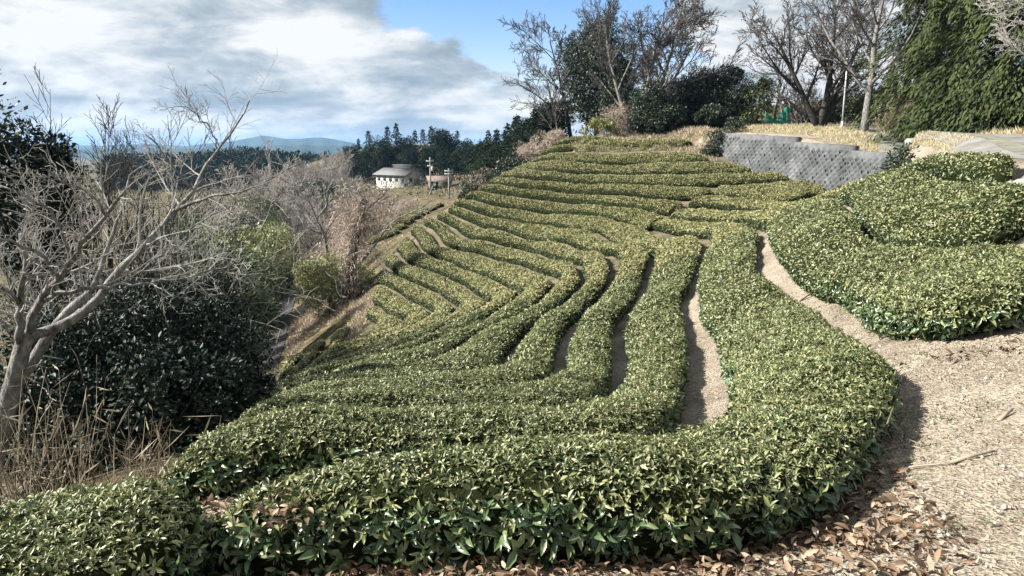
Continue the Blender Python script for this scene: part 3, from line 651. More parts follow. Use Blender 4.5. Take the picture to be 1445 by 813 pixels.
# ------------------------------------------------------------------ road, footpath
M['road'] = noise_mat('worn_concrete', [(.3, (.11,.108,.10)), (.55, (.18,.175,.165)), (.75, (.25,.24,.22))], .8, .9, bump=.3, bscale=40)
M['rut'] = noise_mat('dirt_strip', [(.35, (.10,.10,.085)), (.65, (.20,.19,.15))], 2, .95)
def ribbon(name, C, half, mat, lift, kind='structure', n=70, lat=7, cross=None):
    C, L = spline(np.array(C, float), n); t = unit(np.gradient(C, axis=0)); nr = np.stack([-t[:, 1], t[:, 0]], 1)
    o = np.linspace(-1, 1, lat); hw = np.interp(np.linspace(0, 1, n), np.linspace(0, 1, len(half)), half)
    X = C[:, None] + nr[:, None]*(o[None, :, None]*hw[:, None, None])
    zc = terrain(X.reshape(-1, 2)).reshape(n, lat)
    z = zc + lift
    V = np.dstack([X, z]).reshape(-1, 3); idx = np.arange(n*lat).reshape(n, lat)
    F = np.stack([idx[:-1, :-1], idx[:-1, 1:], idx[1:, 1:], idx[1:, :-1]], -1).reshape(-1, 4)
    if nr[0]@[0, 1] < 0 and False: F = F[:, ::-1]
    ob = np_mesh(name, V, F, mat, smooth=True); tag(ob, kind=kind); return ob
road_c = [PY(1185,179,55)[:2], PY(1235,183,46)[:2], PY(1300,189,36)[:2], PY(1375,197,27.5)[:2], PY(1450,209,20)[:2], (14.6,15.5), (13.8,9), (12.6,0), (10.5,-12)]
ribbon('road', road_c, [1.1,1.15,1.2,1.25,1.25,1.25,1.25], M['road'], .05)
ribbon('road_verge', road_c, [.22,.28,.3,.3,.3,.3,.3], M['rut'], .056, lat=3)
pc = cast([(409,412),(402,432),(396,450),(390,470),(382,495),(370,525)])[:, :2]
M['path'] = noise_mat('shaded_concrete_path', [(.3, (.020,.021,.023)), (.6, (.040,.040,.040)), (.8, (.07,.066,.06))], 4, .9, bump=.3)  # concrete colour lowered to carry the shade lying on this path
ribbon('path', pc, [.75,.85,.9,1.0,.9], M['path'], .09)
mb = MB()
Cp, Lp = spline(pc, 60); tp = unit(np.gradient(Cp, axis=0))
for k in (6, 13, 20, 27, 34):
    p = Cp[k]; mb.box((p[0], p[1], surf1(*p) + .1), (1.75, .14, .10), math.atan2(tp[k][1], tp[k][0]) + math.pi/2)
tag(mb.build('path_steps', M['rut']), kind='structure')

# ------------------------------------------------------------------ white house and shed
M['plaster'] = noise_mat('weathered_plaster', [(.25, (.20,.195,.185)), (.45, (.38,.37,.35)), (.7, (.50,.49,.47))], 1.4, .9)
M['tile_grey'] = noise_mat('grey_roof_tiles', [(.3, (.09,.093,.096)), (.7, (.17,.173,.176))], 1.5, .7, stretch=(1, 6, 1), bump=.3)
M['dark'] = noise_mat('dark_opening', [(.3, (.03,.035,.04)), (.7, (.07,.075,.08))], 2, .5)
M['wood'] = noise_mat('weathered_wood', [(.3, (.10,.08,.065)), (.7, (.22,.19,.16))], 3, .9, stretch=(1, 1, .2))
M['rust'] = noise_mat('faded_red_sheet', [(.3, (.12,.085,.075)), (.7, (.22,.165,.15))], 1.2, .8)
def house():
    a, b = PY(531, 252, 156)[:2], PY(572, 262, 149)[:2]
    d = b - a; L = np.linalg.norm(d); rz = math.atan2(d[1], d[0]); W = 5.2
    zb = PY(572, 265, 149)[2]; H = 2.7
    root = empty('farmhouse', (*((a+b)/2), zb), 'weathered white house with grey gabled roof in front of the dark wood', 'house', rz=rz)
    y0 = 0.0
    mb = MB(); x0, x1 = -L/2, L/2; rh = 1.15
    V = [(x0,0,-2.5),(x1,0,-2.5),(x1,W,-2.5),(x0,W,-2.5),(x0,0,H),(x1,0,H),(x1,W,H),(x0,W,H),(x0,W/2,H+rh),(x1,W/2,H+rh)]
    mb.add(V, [(0,1,5,4),(1,2,6,5),(2,3,7,6),(3,0,4,7)]); mb.add(V, [(5,6,9),(7,4,8)]); mb.build('wall', M['plaster'], root)
    mb = MB(); ov, e = .6, .16
    for sgn in (0, 1):
        ye, zr = (-ov, H - ov*rh/(W/2)) if sgn == 0 else (W + ov, H - ov*rh/(W/2))
        q = [(x0-.6, ye, zr), (x1+.7, ye, zr), (x1+.7, W/2, H+rh), (x0-.6, W/2, H+rh)]
        q = np.array(q) + (0, 0, .03); mb.add(np.vstack([q, q + (0, 0, e)]), [(0,1,2,3)[::-1],(4,5,6,7),(0,1,5,4),(1,2,6,5),(2,3,7,6),(3,0,4,7)])
    roof = mb.build('roof', M['tile_grey'], root)
    mb = MB(); mb.box((L*.18, W/2, H+rh+.42), (L*.55, 1.9, .14)); mb.box((L*.18, W/2, H+rh+.85), (L*.58, 2.0, .14)); mb.build('raised_ridge', M['tile_grey'], roof)
    mb = MB(); mb.box((L*.18, W/2, H+rh+.30), (L*.48, 1.2, 1.0)); mb.build('clerestory', M['plaster'], roof)
    for k, x in enumerate(np.linspace(x0+1.0, x1-1.0, 5)):
        mb = MB(); mb.box((x, -.03, 1.75), (.95, .08, .75)); w = mb.build('window', M['dark'], root)
        mb = MB(); mb.box((x, -.08, 1.34), (1.05, .1, .06)); mb.build('sill', M['wood'], w)
    mb = MB(); mb.box((x1+.03, W*.62, .5), (.08, 1.5, 2.4)); mb.build('door', M['wood'], root)
    mb = MB(); mb.box((x1+.03, W*.28, 1.6), (.08, .9, .8)); mb.build('window', M['dark'], root)
house()
def shed():
    p = PY(621, 262, 138); root = empty('shed', p - np.array([0, 0, .6]), 'low shed with faded pinkish red sheet roof right of the white house', 'shed', rz=.2)
    mb = MB(); mb.box((0, 0, .2), (4.4, 3.0, 3.0)); mb.build('wall', M['wood'], root)
    mb = MB(); mb.box((0, -.1, 1.95), (5.2, 4.2, .14), 0, .22); mb.build('roof', M['rust'], root)
    mb = MB(); mb.box((-1.2, -1.53, .5), (1.4, .08, 1.9)); mb.build('door', M['dark'], root)
shed()
# ------------------------------------------------------------------ poles
M['concrete'] = noise_mat('pole_concrete', [(.3, (.17,.17,.165)), (.7, (.28,.275,.27))], 2, .8)
M['steel'] = noise_mat('galvanised_steel', [(.3, (.38,.39,.41)), (.7, (.55,.56,.58))], 2, .45)
def utility_pole(u, vb, vt, Y, label, arms, lean=0.0, tank=False):
    g = G(u, vb, Y); top = PY(u, vt, Y)[2] - g[2]
    o = empty('utility_pole', g, label, 'utility pole')
    mb = MB(); mb.tube([(0, 0, -.3), (lean*top, 0, top)], [.19, .12], 8); mb.build('pole', M['concrete'], o)
    for z, w in arms:
        mb = MB(); mb.box((lean*(top-z), -.16, top - z), (w, .1, .12)); arm = mb.build('crossarm', M['steel'], o)
        for x in (-w*.42, 0, w*.42):
            mb = MB(); mb.tube([(x + lean*(top-z), -.16, top - z + .06), (x + lean*(top-z), -.16, top - z + .28)], [.06, .035], 6); mb.build('insulator', M['concrete'], arm)
    if tank:
        mb = MB(); mb.tube([(.36, -.05, top - 2.6), (.36, -.05, top - 1.7)], .24, 10); mb.build('transformer', M['steel'], o)
utility_pole(608, 274, 222, 130, 'tall pale utility pole right of the white house, the taller of two', [(.7, 1.5), (1.6, 1.1)], .0, True)
utility_pole(634, 280, 238, 120, 'shorter utility pole standing at the left end of the tea rows', [(.4, 1.5), (.9, 1.5)])
utility_pole(392, 400, 311, 82, 'utility pole beside the stepped footpath in the hollow', [(1.0, 1.5), (1.5, 1.2)], -.01, True)
def steel_pole():
    g = G(1188, 178, 50); top = PY(1196, 84, 50) - g
    o = empty('steel_pole', g, 'slender bare galvanised pole in front of the leaning dark trunk', 'pole')
    mb = MB(); mb.tube([(0, 0, -.2), (0, 0, .5)], .085, 8); mb.build('base', M['steel'], o)
    mb = MB(); mb.tube([(0, 0, .5), top], [.062, .05], 8); mb.build('shaft', M['steel'], o)
    mb = MB(); mb.box(top + np.array([.12, 0, .03]), (.42, .1, .07)); mb.build('cap', M['steel'], o)
steel_pole()
# ------------------------------------------------------------------ torn green net
M['net'] = leaf_mat('teal_net', [(0, (.02,.17,.13)), (1, (.06,.30,.23))], .6, .4, .2)
def net():
    root = empty('garden_net', G(1100, 172, 54), 'torn teal green net sagging between stakes below the bare shrubs', 'net')
    loc = np.array(root.location); pts = [(1080, 158, 0), (1092, 170, 0), (1104, 160, 0), (1113, 148, 0)]
    n = 16; V, F = [], []
    us = np.linspace(1079, 1115, n); tops = np.interp(us, [1079, 1085, 1095, 1103, 1110, 1115], [160, 163, 169, 158, 150, 149]); 
    for u, v in zip(us, tops):
        b = PY(u, 174, 54); t = PY(u, v, 54 + .2*math.sin(u))
        for q in np.linspace(0, 1, 6): V.append(b*(1-q) + t*q + rng.normal(0, .04, 3))
    for i in range(n-1):
        for j in range(5):
            if rng.random() < .84: F.append((i*6+j, i*6+6+j, i*6+7+j, i*6+j+1))
    np_mesh('mesh_sheet', np.array(V) - loc, np.array(F), M['net'], root)
    for u, v in ((1080, 157), (1103, 155), (1114, 146)):
        b = PY(u, 176, 54.1) - loc; t = PY(u, v, 54.1) - loc; mb = MB(); mb.tube([b, t], .025, 5); mb.build('stake', M['wood'], root)
net()
# ------------------------------------------------------------------ stones
M['stone'] = noise_mat('pale_stone', [(.3, (.17,.165,.155)), (.6, (.33,.325,.31)), (.8, (.46,.455,.44))], 3, .9, bump=.5)
def rock(name, p, r, label, mat=None, cat='boulder'):
    n, m = 14, 9; th = np.linspace(0, 2*math.pi, n, endpoint=False); ph = np.linspace(.02, math.pi-.02, m)
    D = np.array([[(math.sin(q)*math.cos(t), math.sin(q)*math.sin(t), math.cos(q)) for t in th] for q in ph]).reshape(-1, 3)
    k = rng.normal(size=(6, 3)); amp = 1 + sum(.10*np.sin(D@k[i]*2.2 + i) for i in range(6))
    V = D*amp[:, None]*np.array(r); idx = np.arange(n*m).reshape(m, n)
    F = np.stack([idx[:-1], np.roll(idx, -1, 1)[:-1], np.roll(idx, -1, 1)[1:], idx[1:]], -1).reshape(-1, 4)[:, ::-1]
    o = np_mesh(name, V, F, mat or M['stone'], loc=p); return tag(o, label, cat)
g = G(1436, 254, 12.2); rock('boulder', g + np.array([.05, 0, .12]), (.34, .26, .2), 'white boulder at the right end of the tea terraces')
for u, v, Y, r, w in [(1271,224,35.5,.42,'largest grey stone'),(1280,231,34.5,.3,'smaller grey stone, second'),(1266,230,35,.25,'smallest grey stone')]:
    rock('stone', G(u, v, Y) + np.array([0, 0, .1]), (r, r, r*.8), w + ' in the rubble at the right end of the block wall', cat='stone')

# ------------------------------------------------------------------ far hills
M['hill'] = noise_mat('wooded_hill', [(.35, (.015,.032,.030)), (.6, (.032,.055,.042))], .02, 1, bump=1, bscale=.05, bdist=8)
def ridge(name, prof, Y, thick, mat, base=-40, jag=0.0):
    us = np.array([p[0] for p in prof], float); vs = np.array([p[1] for p in prof], float)
    U = np.arange(us[0], us[-1], 1.5); Vv = np.interp(U, us, vs); n = len(U)
    Vv = Vv + jag*(np.convolve(rng.normal(0, 1, n+4), np.ones(5)/5, 'valid'))
    rows = []
    for f, hgt in [(-1, 0), (-.62, .42), (-.3, .78), (0, 1), (.4, .7), (1, 0)]:
        P = np.array([PY(u, v, Y) for u, v in zip(U, Vv)])
        y = Y + f*thick*(1 + .12*np.sin(U*.05)); sc = y/Y
        z = base + (P[:, 2] - base)*(hgt + (0 if hgt in (0, 1) else .06*np.sin(U*.21) + .05*np.sin(U*.077 + 1)))
        rows.append(np.stack([P[:, 0]*sc, y, z], 1))
    V = np.concatenate(rows); idx = np.arange(len(rows)*n).reshape(len(rows), n)
    F = np.stack([idx[:-1, :-1], idx[:-1, 1:], idx[1:, 1:], idx[1:, :-1]], -1).reshape(-1, 4)
    tag(np_mesh(name, V, F, mat, smooth=True), kind='structure')
ridge('hills', [(-250,203),(-100,205),(0,208),(80,204),(140,206),(200,203),(262,206),(300,202),(330,199),(352,195),(370,191.5),(384,193),(405,196),(425,196),(444,194),(462,195),(485,199),(510,204),(560,208),(640,213)], 3900, 900, M['hill'], jag=.35)
ridge('hills', [(-300,205),(-100,209),(40,209),(120,211),(200,208.5),(270,210),(330,207),(420,204),(470,206),(540,210),(600,214)], 2300, 500, M['hill'], jag=.5)
# ------------------------------------------------------------------ trees and bushes
M['bark_pale'] = noise_mat('pale_bark', [(.3, (.045,.042,.04)), (.5, (.145,.138,.13)), (.75, (.33,.32,.305))], 13, .9, bump=1.0, bscale=60, bdist=.02, stretch=(1, 1, .45))
M['bark_dark'] = noise_mat('dark_bark', [(.3, (.022,.020,.019)), (.7, (.065,.058,.052))], 5, .95, bump=.5, bscale=25)
M['bark_grey'] = noise_mat('grey_bark', [(.3, (.09,.082,.075)), (.7, (.20,.185,.17))], 4, .9)
M['twig_pale'] = noise_mat('pale_twigs', [(.3, (.17,.16,.148)), (.7, (.36,.345,.32))], 3, .9)
M['twig_grey'] = noise_mat('grey_twigs', [(.3, (.16,.15,.145)), (.7, (.32,.30,.285))], 1, .95)
M['twig_dark'] = noise_mat('dark_twigs', [(.3, (.04,.037,.035)), (.7, (.12,.112,.105))], 1, .95)
M['twig_tan'] = noise_mat('tan_twigs', [(.3, (.24,.17,.12)), (.7, (.45,.34,.26))], 1, .95)
M['evergreen'] = leaf_mat('evergreen_leaf', [(0, (.008,.017,.012)), (.5, (.019,.034,.019)), (.85, (.036,.054,.024)), (1, (.062,.078,.034))], .5, .08, .45)
M['camellia'] = leaf_mat('glossy_dark_leaf', [(0, (.005,.011,.009)), (.5, (.010,.021,.014)), (.9, (.018,.032,.019)), (1, (.04,.052,.03))], .5, .04, .2)
M['cedar'] = leaf_mat('cedar_spray', [(0, (.006,.014,.008)), (.5, (.020,.034,.015)), (.8, (.048,.062,.024)), (1, (.085,.095,.038))], .7, .1, .1, (.6, (.07,.088,.032), .75))
M['conifer'] = leaf_mat('conifer_needles', [(0, (.006,.013,.010)), (.6, (.016,.029,.018)), (1, (.036,.05,.026))], .8, .04, .05)
M['bamboo'] = leaf_mat('bamboo_leaf', [(0, (.08,.10,.035)), (.5, (.19,.205,.075)), (.9, (.32,.32,.14)), (1, (.42,.39,.22))], .5, .25, .35)
M['midgreen'] = leaf_mat('hillside_leaf', [(0, (.03,.055,.022)), (.5, (.06,.09,.034)), (.9, (.11,.14,.05)), (1, (.18,.18,.08))], .5, .15, .35)
M['straw'] = leaf_mat('dry_straw', [(0, (.19,.14,.10)), (.4, (.33,.265,.195)), (.8, (.45,.375,.285)), (1, (.54,.47,.37))], .8, .2, .15)
M['straw_gold'] = leaf_mat('golden_dry_grass', [(0, (.24,.20,.12)), (.4, (.38,.33,.20)), (.8, (.49,.44,.29)), (1, (.57,.52,.38))], .8, .2, .15)
M['dryvine'] = leaf_mat('withered_vine', [(0, (.15,.12,.095)), (.4, (.31,.25,.205)), (.8, (.45,.38,.32)), (1, (.56,.49,.43))], .85, .15, .1)
M['deadleaf'] = leaf_mat('dead_leaf', [(0, (.035,.022,.015)), (.35, (.10,.063,.040)), (.7, (.20,.135,.088)), (1, (.42,.34,.25))], .7, .15, .25)

def branch_line(p, d, L, k, wig, trop, r_):
    P = [np.array(p, float)]; d = np.array(d, float); d /= np.linalg.norm(d)
    for i in range(k):
        d = d + r_.normal(0, wig, 3) + np.array([0, 0, trop]); d /= np.linalg.norm(d)
        P.append(P[-1] + d*L/k)
    return np.array(P), d
MINR = [0.0]
def grow(lv, P, r0, r1, level, spec, r_):
    """side branches along the polyline P, level by level"""
    if level >= len(spec): return
    n, frac, ang, wig, trop, rr, k, start = spec[level]
    seg = np.linalg.norm(np.diff(P, axis=0), axis=1); S = np.concatenate([[0], np.cumsum(seg)]); L = S[-1]
    for i in range(n):
        t = start + (1-start)*((i + r_.uniform(.1, .9))/n)
        s = t*L; j = min(np.searchsorted(S, s) - 1, len(P)-2); j = max(j, 0)
        f = (s - S[j])/max(seg[j], 1e-6); p = P[j]*(1-f) + P[j+1]*f
        ax = unit(P[j+1] - P[j]); q = rand_unit(1, r_)[0]; q = unit(q - ax*(q@ax))
        a = ang*r_.uniform(.65, 1.3); d = ax*math.cos(a) + q*math.sin(a)
        l = frac*L*r_.uniform(.6, 1.15)*(1.1 - .45*t)
        ra = (r0*(1-t) + r1*t)*rr
        Q, _ = branch_line(p, d, l, k, wig, trop, r_)
        ra = max(ra, MINR[0]); rb = max(ra*.3, MINR[0]*.8)
        lv[level].tube(Q, np.linspace(ra, rb, len(Q)), 5 if level == 0 else (4 if level == 1 else 3), False)
        grow(lv, Q, ra, rb, level+1, spec, r_)
def bare_tree(name, label, cat, loc, H, r, spec, bark, twig, seed, lean=(0, 0), forks=None, group=None, split=1, wig=.05, minr=0.0):
    r_ = np.random.default_rng(seed); MINR[0] = .00030*float(np.linalg.norm(np.array(loc)))
    root = empty(name, loc, label, cat, group)
    tr = MB(); lv = [MB() for _ in spec]
    stems = forks if forks else [(0, 0, lean[0], lean[1], 1.0)]
    for fx, fy, lx, ly, hs in stems:
        P, _ = branch_line((fx, fy, -.3), (lx, ly, 1), H*hs, 7, wig, .02, r_)
        tr.tube(P, np.linspace(r*hs, r*.22*hs, len(P)), 8, True)
        grow(lv, P, r*hs, r*.22*hs, 0, spec, r_)
    tr.build('trunk', M[bark], root, True)
    br = MB(); br.V = sum([l.V for l in lv[:split]], []); 
    def merge(ls):
        m = MB()
        for l in ls:
            for V in [np.concatenate(l.V)] if l.V else []:
                for kk, fl in l.F.items(): m.F.setdefault(kk, []).append(np.concatenate(fl) + m.n)
                m.V.append(V); m.n += len(V)
        return m
    a = merge(lv[:split]); b = merge(lv[split:])
    if a.n: bo = a.build('branches', M[bark], root)
    if b.n: b.build('twigs', M[twig], bo if a.n else root)
    return root
# children per branch, length ratio, angle, wiggle, pull upwards, thickness ratio, segments, where they start
SPEC_SPREAD = [(9, .62, .85, .10, .05, .60, 6, .22), (8, .52, .75, .12, .05, .55, 5, .15), (7, .5, .7, .14, .04, .6, 4, .12), (6, .5, .7, .15, .02, .75, 3, .15)]
SPEC_UP = [(9, .48, .5, .06, .09, .42, 6, .2), (6, .45, .5, .08, .07, .55, 5, .15), (6, .45, .55, .1, .05, .6, 3, .15)]
SPEC_THICKET = [(8, .6, .8, .14, .02, .6, 5, .1), (6, .55, .9, .2, -.01, .6, 4, .1), (4, .5, .9, .22, -.02, .7, 3, .1)]
SPEC_GREY = [(13, .5, .6, .08, .08, .5, 5, .15), (9, .5, .65, .1, .05, .6, 4, .15), (8, .5, .7, .12, .03, .7, 3, .15)]

def leafy(name, label, cat, loc, H, crown, mat, seed, trunk_r=.12, bark='bark_dark', leaf=.16, nclump=36, per=170, rclump=.32, ws=.5, droop=0.0, flat=0.0, kind=0, group=None, zlow=.25, shell=.3, lean=(0, 0)):
    """trunk with limbs and a crown of leaf clumps; crown = (rx, ry, rz) about the height H - rz"""
    r_ = np.random.default_rng(seed); root = empty(name, loc, label, cat, group)
    rx, ry, rz = crown; zc = H - rz
    P, _ = branch_line((0, 0, -.4), (lean[0], lean[1], 1), H*.8, 6, .05, .02, r_)
    mb = MB(); mb.tube(P, np.linspace(trunk_r, trunk_r*.35, len(P)), 7); 
    L = Leaves()
    for i in range(nclump):
        d = rand_unit(1, r_)[0]; q = r_.uniform(.35, 1)**.6; c = np.array([d[0]*rx, d[1]*ry, zc + d[2]*rz])*np.array([q, q, 1]) if False else np.array([d[0]*rx*q, d[1]*ry*q, zc + d[2]*rz*q])
        c = c + np.array([lean[0], lean[1], 0])*c[2]*.8
        s = r_.uniform(.65, 1.35)*rclump*min(rx, rz)
        n = int(per*r_.uniform(.6, 1.4)); L.add(*leaf_ball(n, c, (s*1.15, s*1.15, s*(.85 - .4*flat)), leaf, kind, droop, shell, flat, r_), ws)
        if i % 3 == 0:
            t = np.clip((c[2] - .5*s)/(H*.8)*.75, .15, .95)*(len(P)-1); j = int(t); b = P[j] + (P[min(j+1, len(P)-1)] - P[j])*(t-j)
            mb.tube([b, (b + c)/2 + r_.normal(0, .08*s, 3), c], [trunk_r*.35, trunk_r*.22, trunk_r*.08], 4, False)
    mb.build('trunk', M[bark], root, True); L.build('crown', M[mat], root, kind)
    return root
def conifer(name, label, loc, H, r, seed, mat='conifer', leaf=.34, group=None, layers=26, per=44, low=.12, droop=.35, cat='conifer', trunk_r=.2, jit=.16, nbr=7, loose=.7, ws=.42):
    r_ = np.random.default_rng(seed); root = empty(name, loc, label, cat, group)
    mb = MB(); mb.tube([(0, 0, -.4), (.02*H, 0, H*.5), (0, 0, H*.98)], [trunk_r, trunk_r*.6, .03], 7)
    L = Leaves()
    for i in range(layers):
        t = (i + r_.uniform(0, 1))/layers; z = H*(low + (1-low)*t); rad = r*(1-t)**.68*r_.uniform(.75, 1.2) + .15
        nb = max(5, int(nbr*(1-t) + 2))
        for k in range(nb):
            a = r_.uniform(0, 2*math.pi); d = np.array([math.cos(a), math.sin(a), -.12]); Lb = rad*r_.uniform(.6, 1.15)
            n = int(per*(.35 + .65*(1-t))); s = r_.random(n)**.7
            P = np.array([0, 0, z]) + d*(Lb*s)[:, None] + r_.normal(0, jit, (n, 3))*(.35*rad + .25)*np.array([1, 1, .6]) - np.array([0, 0, 1])*(droop*Lb*s**2)[:, None]
            f = unit(d + loose*rand_unit(n, r_) - np.array([0, 0, droop])*(.5 + s)[:, None]); nor = unit(np.array([0, 0, 1.]) + loose*rand_unit(n, r_))
            L.add(P, f, nor, leaf*r_.uniform(.6, 1.3, n), ws)
    n = per*6; s = r_.random(n); z = H*(.72 + .28*s); rad = r*(1 - z/H)**.85*.75*np.sqrt(r_.random(n)) + .04; a = r_.uniform(0, 6.283, n)
    P = np.stack([rad*np.cos(a), rad*np.sin(a), z], 1); L.add(P, unit(np.stack([np.cos(a), np.sin(a), .5 + 0*a], 1) + .5*rand_unit(n, r_)), unit(np.array([0, 0, 1.]) + .7*rand_unit(n, r_)), leaf*.8*r_.uniform(.6, 1.2, n), .42)
    mb.build('trunk', M['bark_dark'], root, True); L.build('crown', M[mat], root)
    return root
def put(o, loc, label=None, rz=0.0, s=1.0, sz=None, group=None):
    c = copy_tree(o); c.location = loc; c.rotation_euler = (0, 0, rz); c.scale = (s, s, sz or s)
    if label: c['label'] = label
    if group: c['group'] = group
    return c
def H_at(u, vt, Y, g): return float(PY(u, vt, Y)[2] - g[2])

# ---- the bare tree in the left foreground, limbs laid along their lines in the photo
def foreground_tree():
    r_ = np.random.default_rng(5); MINR[0] = .0022
    base = PY(2, 606, 6.4); gz = surf1(base[0], base[1])
    root = empty('bare_tree', (base[0], base[1], gz), 'big leafless tree with pale forked limbs above the dark bushes at left', 'tree'); loc = np.array(root.location)
    def line(pts): return np.array([PY(*p) for p in pts]) - loc
    trunk = [(-12,660,6.35),(2,606,6.4),(14,560,6.4),(26,515,6.4),(34,484,6.42),(43,470,6.45)]
    mb = MB(); P, _ = spline(line(trunk), 14); P = np.vstack([[P[0][0]-.15, P[0][1], -.3], P]); mb.tube(P, np.linspace(.098, .072, len(P)), 10); 
    second = [(10,590,6.6),(24,545,6.65),(45,512,6.7),(72,470,6.75),(100,436,6.85),(128,414,6.95)]
    P, _ = spline(line(second), 12); mb.tube(P, np.linspace(.068, .045, len(P)), 8)
    mb.build('trunk', M['bark_pale'], root, True)
    limbs = [ # points, start radius, end radius
     ([(30,486,6.4),(28,452,6.3),(27,430,6.25),(33,405,6.2),(36,372,6.15),(30,330,6.05)], .06, .018),
     ([(43,472,6.45),(52,434,6.4),(82,396,6.3),(100,366,6.2),(122,338,6.1),(150,305,6.0),(178,268,5.9)], .062, .014),
     ([(46,474,6.45),(86,462,6.6),(120,440,6.75),(148,412,6.9),(166,385,7.0),(184,367,7.1),(205,345,7.2),(222,324,7.3),(246,298,7.5),(262,284,7.7),(274,268,7.9),(290,236,8.1),(308,213,8.3),(330,180,8.5),(352,142,8.7)], .078, .009),
     ([(52,430,6.4),(76,417,6.3),(100,412,6.2),(133,406,6.15),(160,404,6.1),(206,401,6.1),(258,392,6.2),(300,380,6.3),(330,372,6.4)], .036, .007),
     ([(246,298,7.5),(270,288,7.4),(300,278,7.3),(350,268,7.3),(385,252,7.4),(425,230,7.6)], .030, .006),
     ([(128,414,6.95),(135,390,7.0),(148,362,7.1),(158,330,7.2),(170,300,7.3),(176,262,7.4),(200,235,7.5)], .042, .010),
     ([(82,396,6.3),(70,370,6.1),(42,352,5.9),(10,340,5.7),(-30,325,5.5)], .030, .010),
     ([(27,430,6.25),(12,414,6.1),(-15,396,5.9),(-60,388,5.7)], .028, .010),
     ([(205,345,7.2),(240,330,7.0),(276,318,6.9),(306,300,6.9),(330,290,6.9)], .020, .005),
     ([(308,213,8.3),(300,190,8.2),(282,166,8.1),(262,152,8.0),(246,150,8.0)], .014, .005),
     ([(100,366,6.2),(92,330,6.1),(70,300,6.0),(40,276,5.9),(0,262,5.8)], .028, .008),
     ([(150,305,6.0),(134,280,5.9),(100,262,5.8),(60,246,5.7)], .020, .006),
     ([(274,268,7.9),(250,244,7.8),(230,215,7.7),(205,190,7.6)], .020, .006),
     ([(184,367,7.1),(200,372,7.2),(232,358,7.3),(270,355,7.4),(300,345,7.5)], .018, .005)]
    for k, (pts, r0, r1) in enumerate(limbs):
        P, L = spline(line(pts), 12 if len(pts) < 8 else 22)
        P[1:-1] += r_.normal(0, .012, (len(P)-2, 3))
        mb = MB(); mb.tube(P, r1 + (.7*r0 - r1)*(1 - np.linspace(0, 1, len(P)))**1.35, 7)
        lo = mb.build('limb', M['bark_pale'], root, True)
        lv = [MB(), MB(), MB()]
        n0 = 11 if L > 2.4 else 8
        big = .30 if L > 2.4 else .42
        spec = [(n0, big, .8, .12, .05, .45, 6, .25), (6, .55, .75, .14, .04, .5, 4, .12), (4, .5, .75, .15, .02, .6, 3, .15)]
        grow(lv, P, max(r0*.6, .014), max(r1, .005), 0, spec, r_)
        m = MB()
        for l in lv:
            if l.n:
                for kk, fl in l.F.items(): m.F.setdefault(kk, []).append(np.concatenate(fl) + m.n)
                m.V += l.V; m.n += l.n
        m.build('twigs', M['twig_pale'], lo)
foreground_tree()

# ---- left: bare saplings, evergreen, thicket, camellias
for k, (u, vt, Y, s, w) in enumerate([(28,60,15,11,'first and tallest from the left edge'),(66,84,16.5,12,'second from the left edge'),(118,88,17,13,'third from the left edge'),(172,104,18,14,'fourth from the left edge'),]):
    g = G(u, 0, Y); H = H_at(u, vt, Y, g)
    bare_tree('bare_sapling', 'upright leafless tree against the clouds, ' + w, 'tree', g, H*.80, .085, SPEC_UP, 'bark_dark', 'bark_dark', 20+k, forks=[(0,0,.02,0,1.0),(.3,.1,.16,.05,.9),(-.25,.2,-.14,.05,.88)])
g = G(-8, 0, 11.5); leafy('evergreen_tree', 'dark glossy evergreen tree cut by the left edge of the photo', 'tree', g, H_at(8, 158, 11.5, g), (.85, .9, 1.5), 'camellia', 31, .12, leaf=.10, nclump=60, per=190, rclump=.34, kind=1)
for k, (u, vt, Y, w) in enumerate([(35,240,9.6,'leftmost'),(105,244,10.5,'middle'),(180,262,11.2,'rightmost')]):
    g = G(u, 0, Y); H = H_at(u, vt, Y, g)
    bare_tree('bare_shrub', 'tangled leafless shrub of pale twigs behind the big pale tree, ' + w, 'shrub', g, H*.9, .05, SPEC_THICKET, 'bark_pale', 'twig_pale', 40+k, forks=[(0,0,.1,0,1),(.3,.2,.3,.1,.95),(-.3,.1,-.3,.0,.95),(.1,-.3,0,-.2,.85)], wig=.1)
for k, (u, vt, Y, r, w) in enumerate([(120,385,9.3,1.25,'under the forked pale limbs'),(205,372,10.2,1.3,'under the long horizontal limb'),(238,388,11.2,.8,'with its top in thin sunlight'),(60,440,8.6,1.1,'behind the pale trunk'),(218,480,9.4,.8,'in front, above the second tea hedge'),(160,490,8.2,1.1,'in front, above the dry reeds'),(290,515,10.6,.45,'lowest, beside the hedge tips')]):
    g = G(u, 0, Y); H = max(H_at(u, vt, Y, g), 1.2)
    leafy('camellia_bush', 'dark glossy evergreen bush in the shaded hollow, ' + w, 'bush', g, H, (r, r*1.1, min(H*.52, 1.9)), 'camellia', 50+k, .09, leaf=.078, nclump=80, per=210, rclump=.32, kind=1)

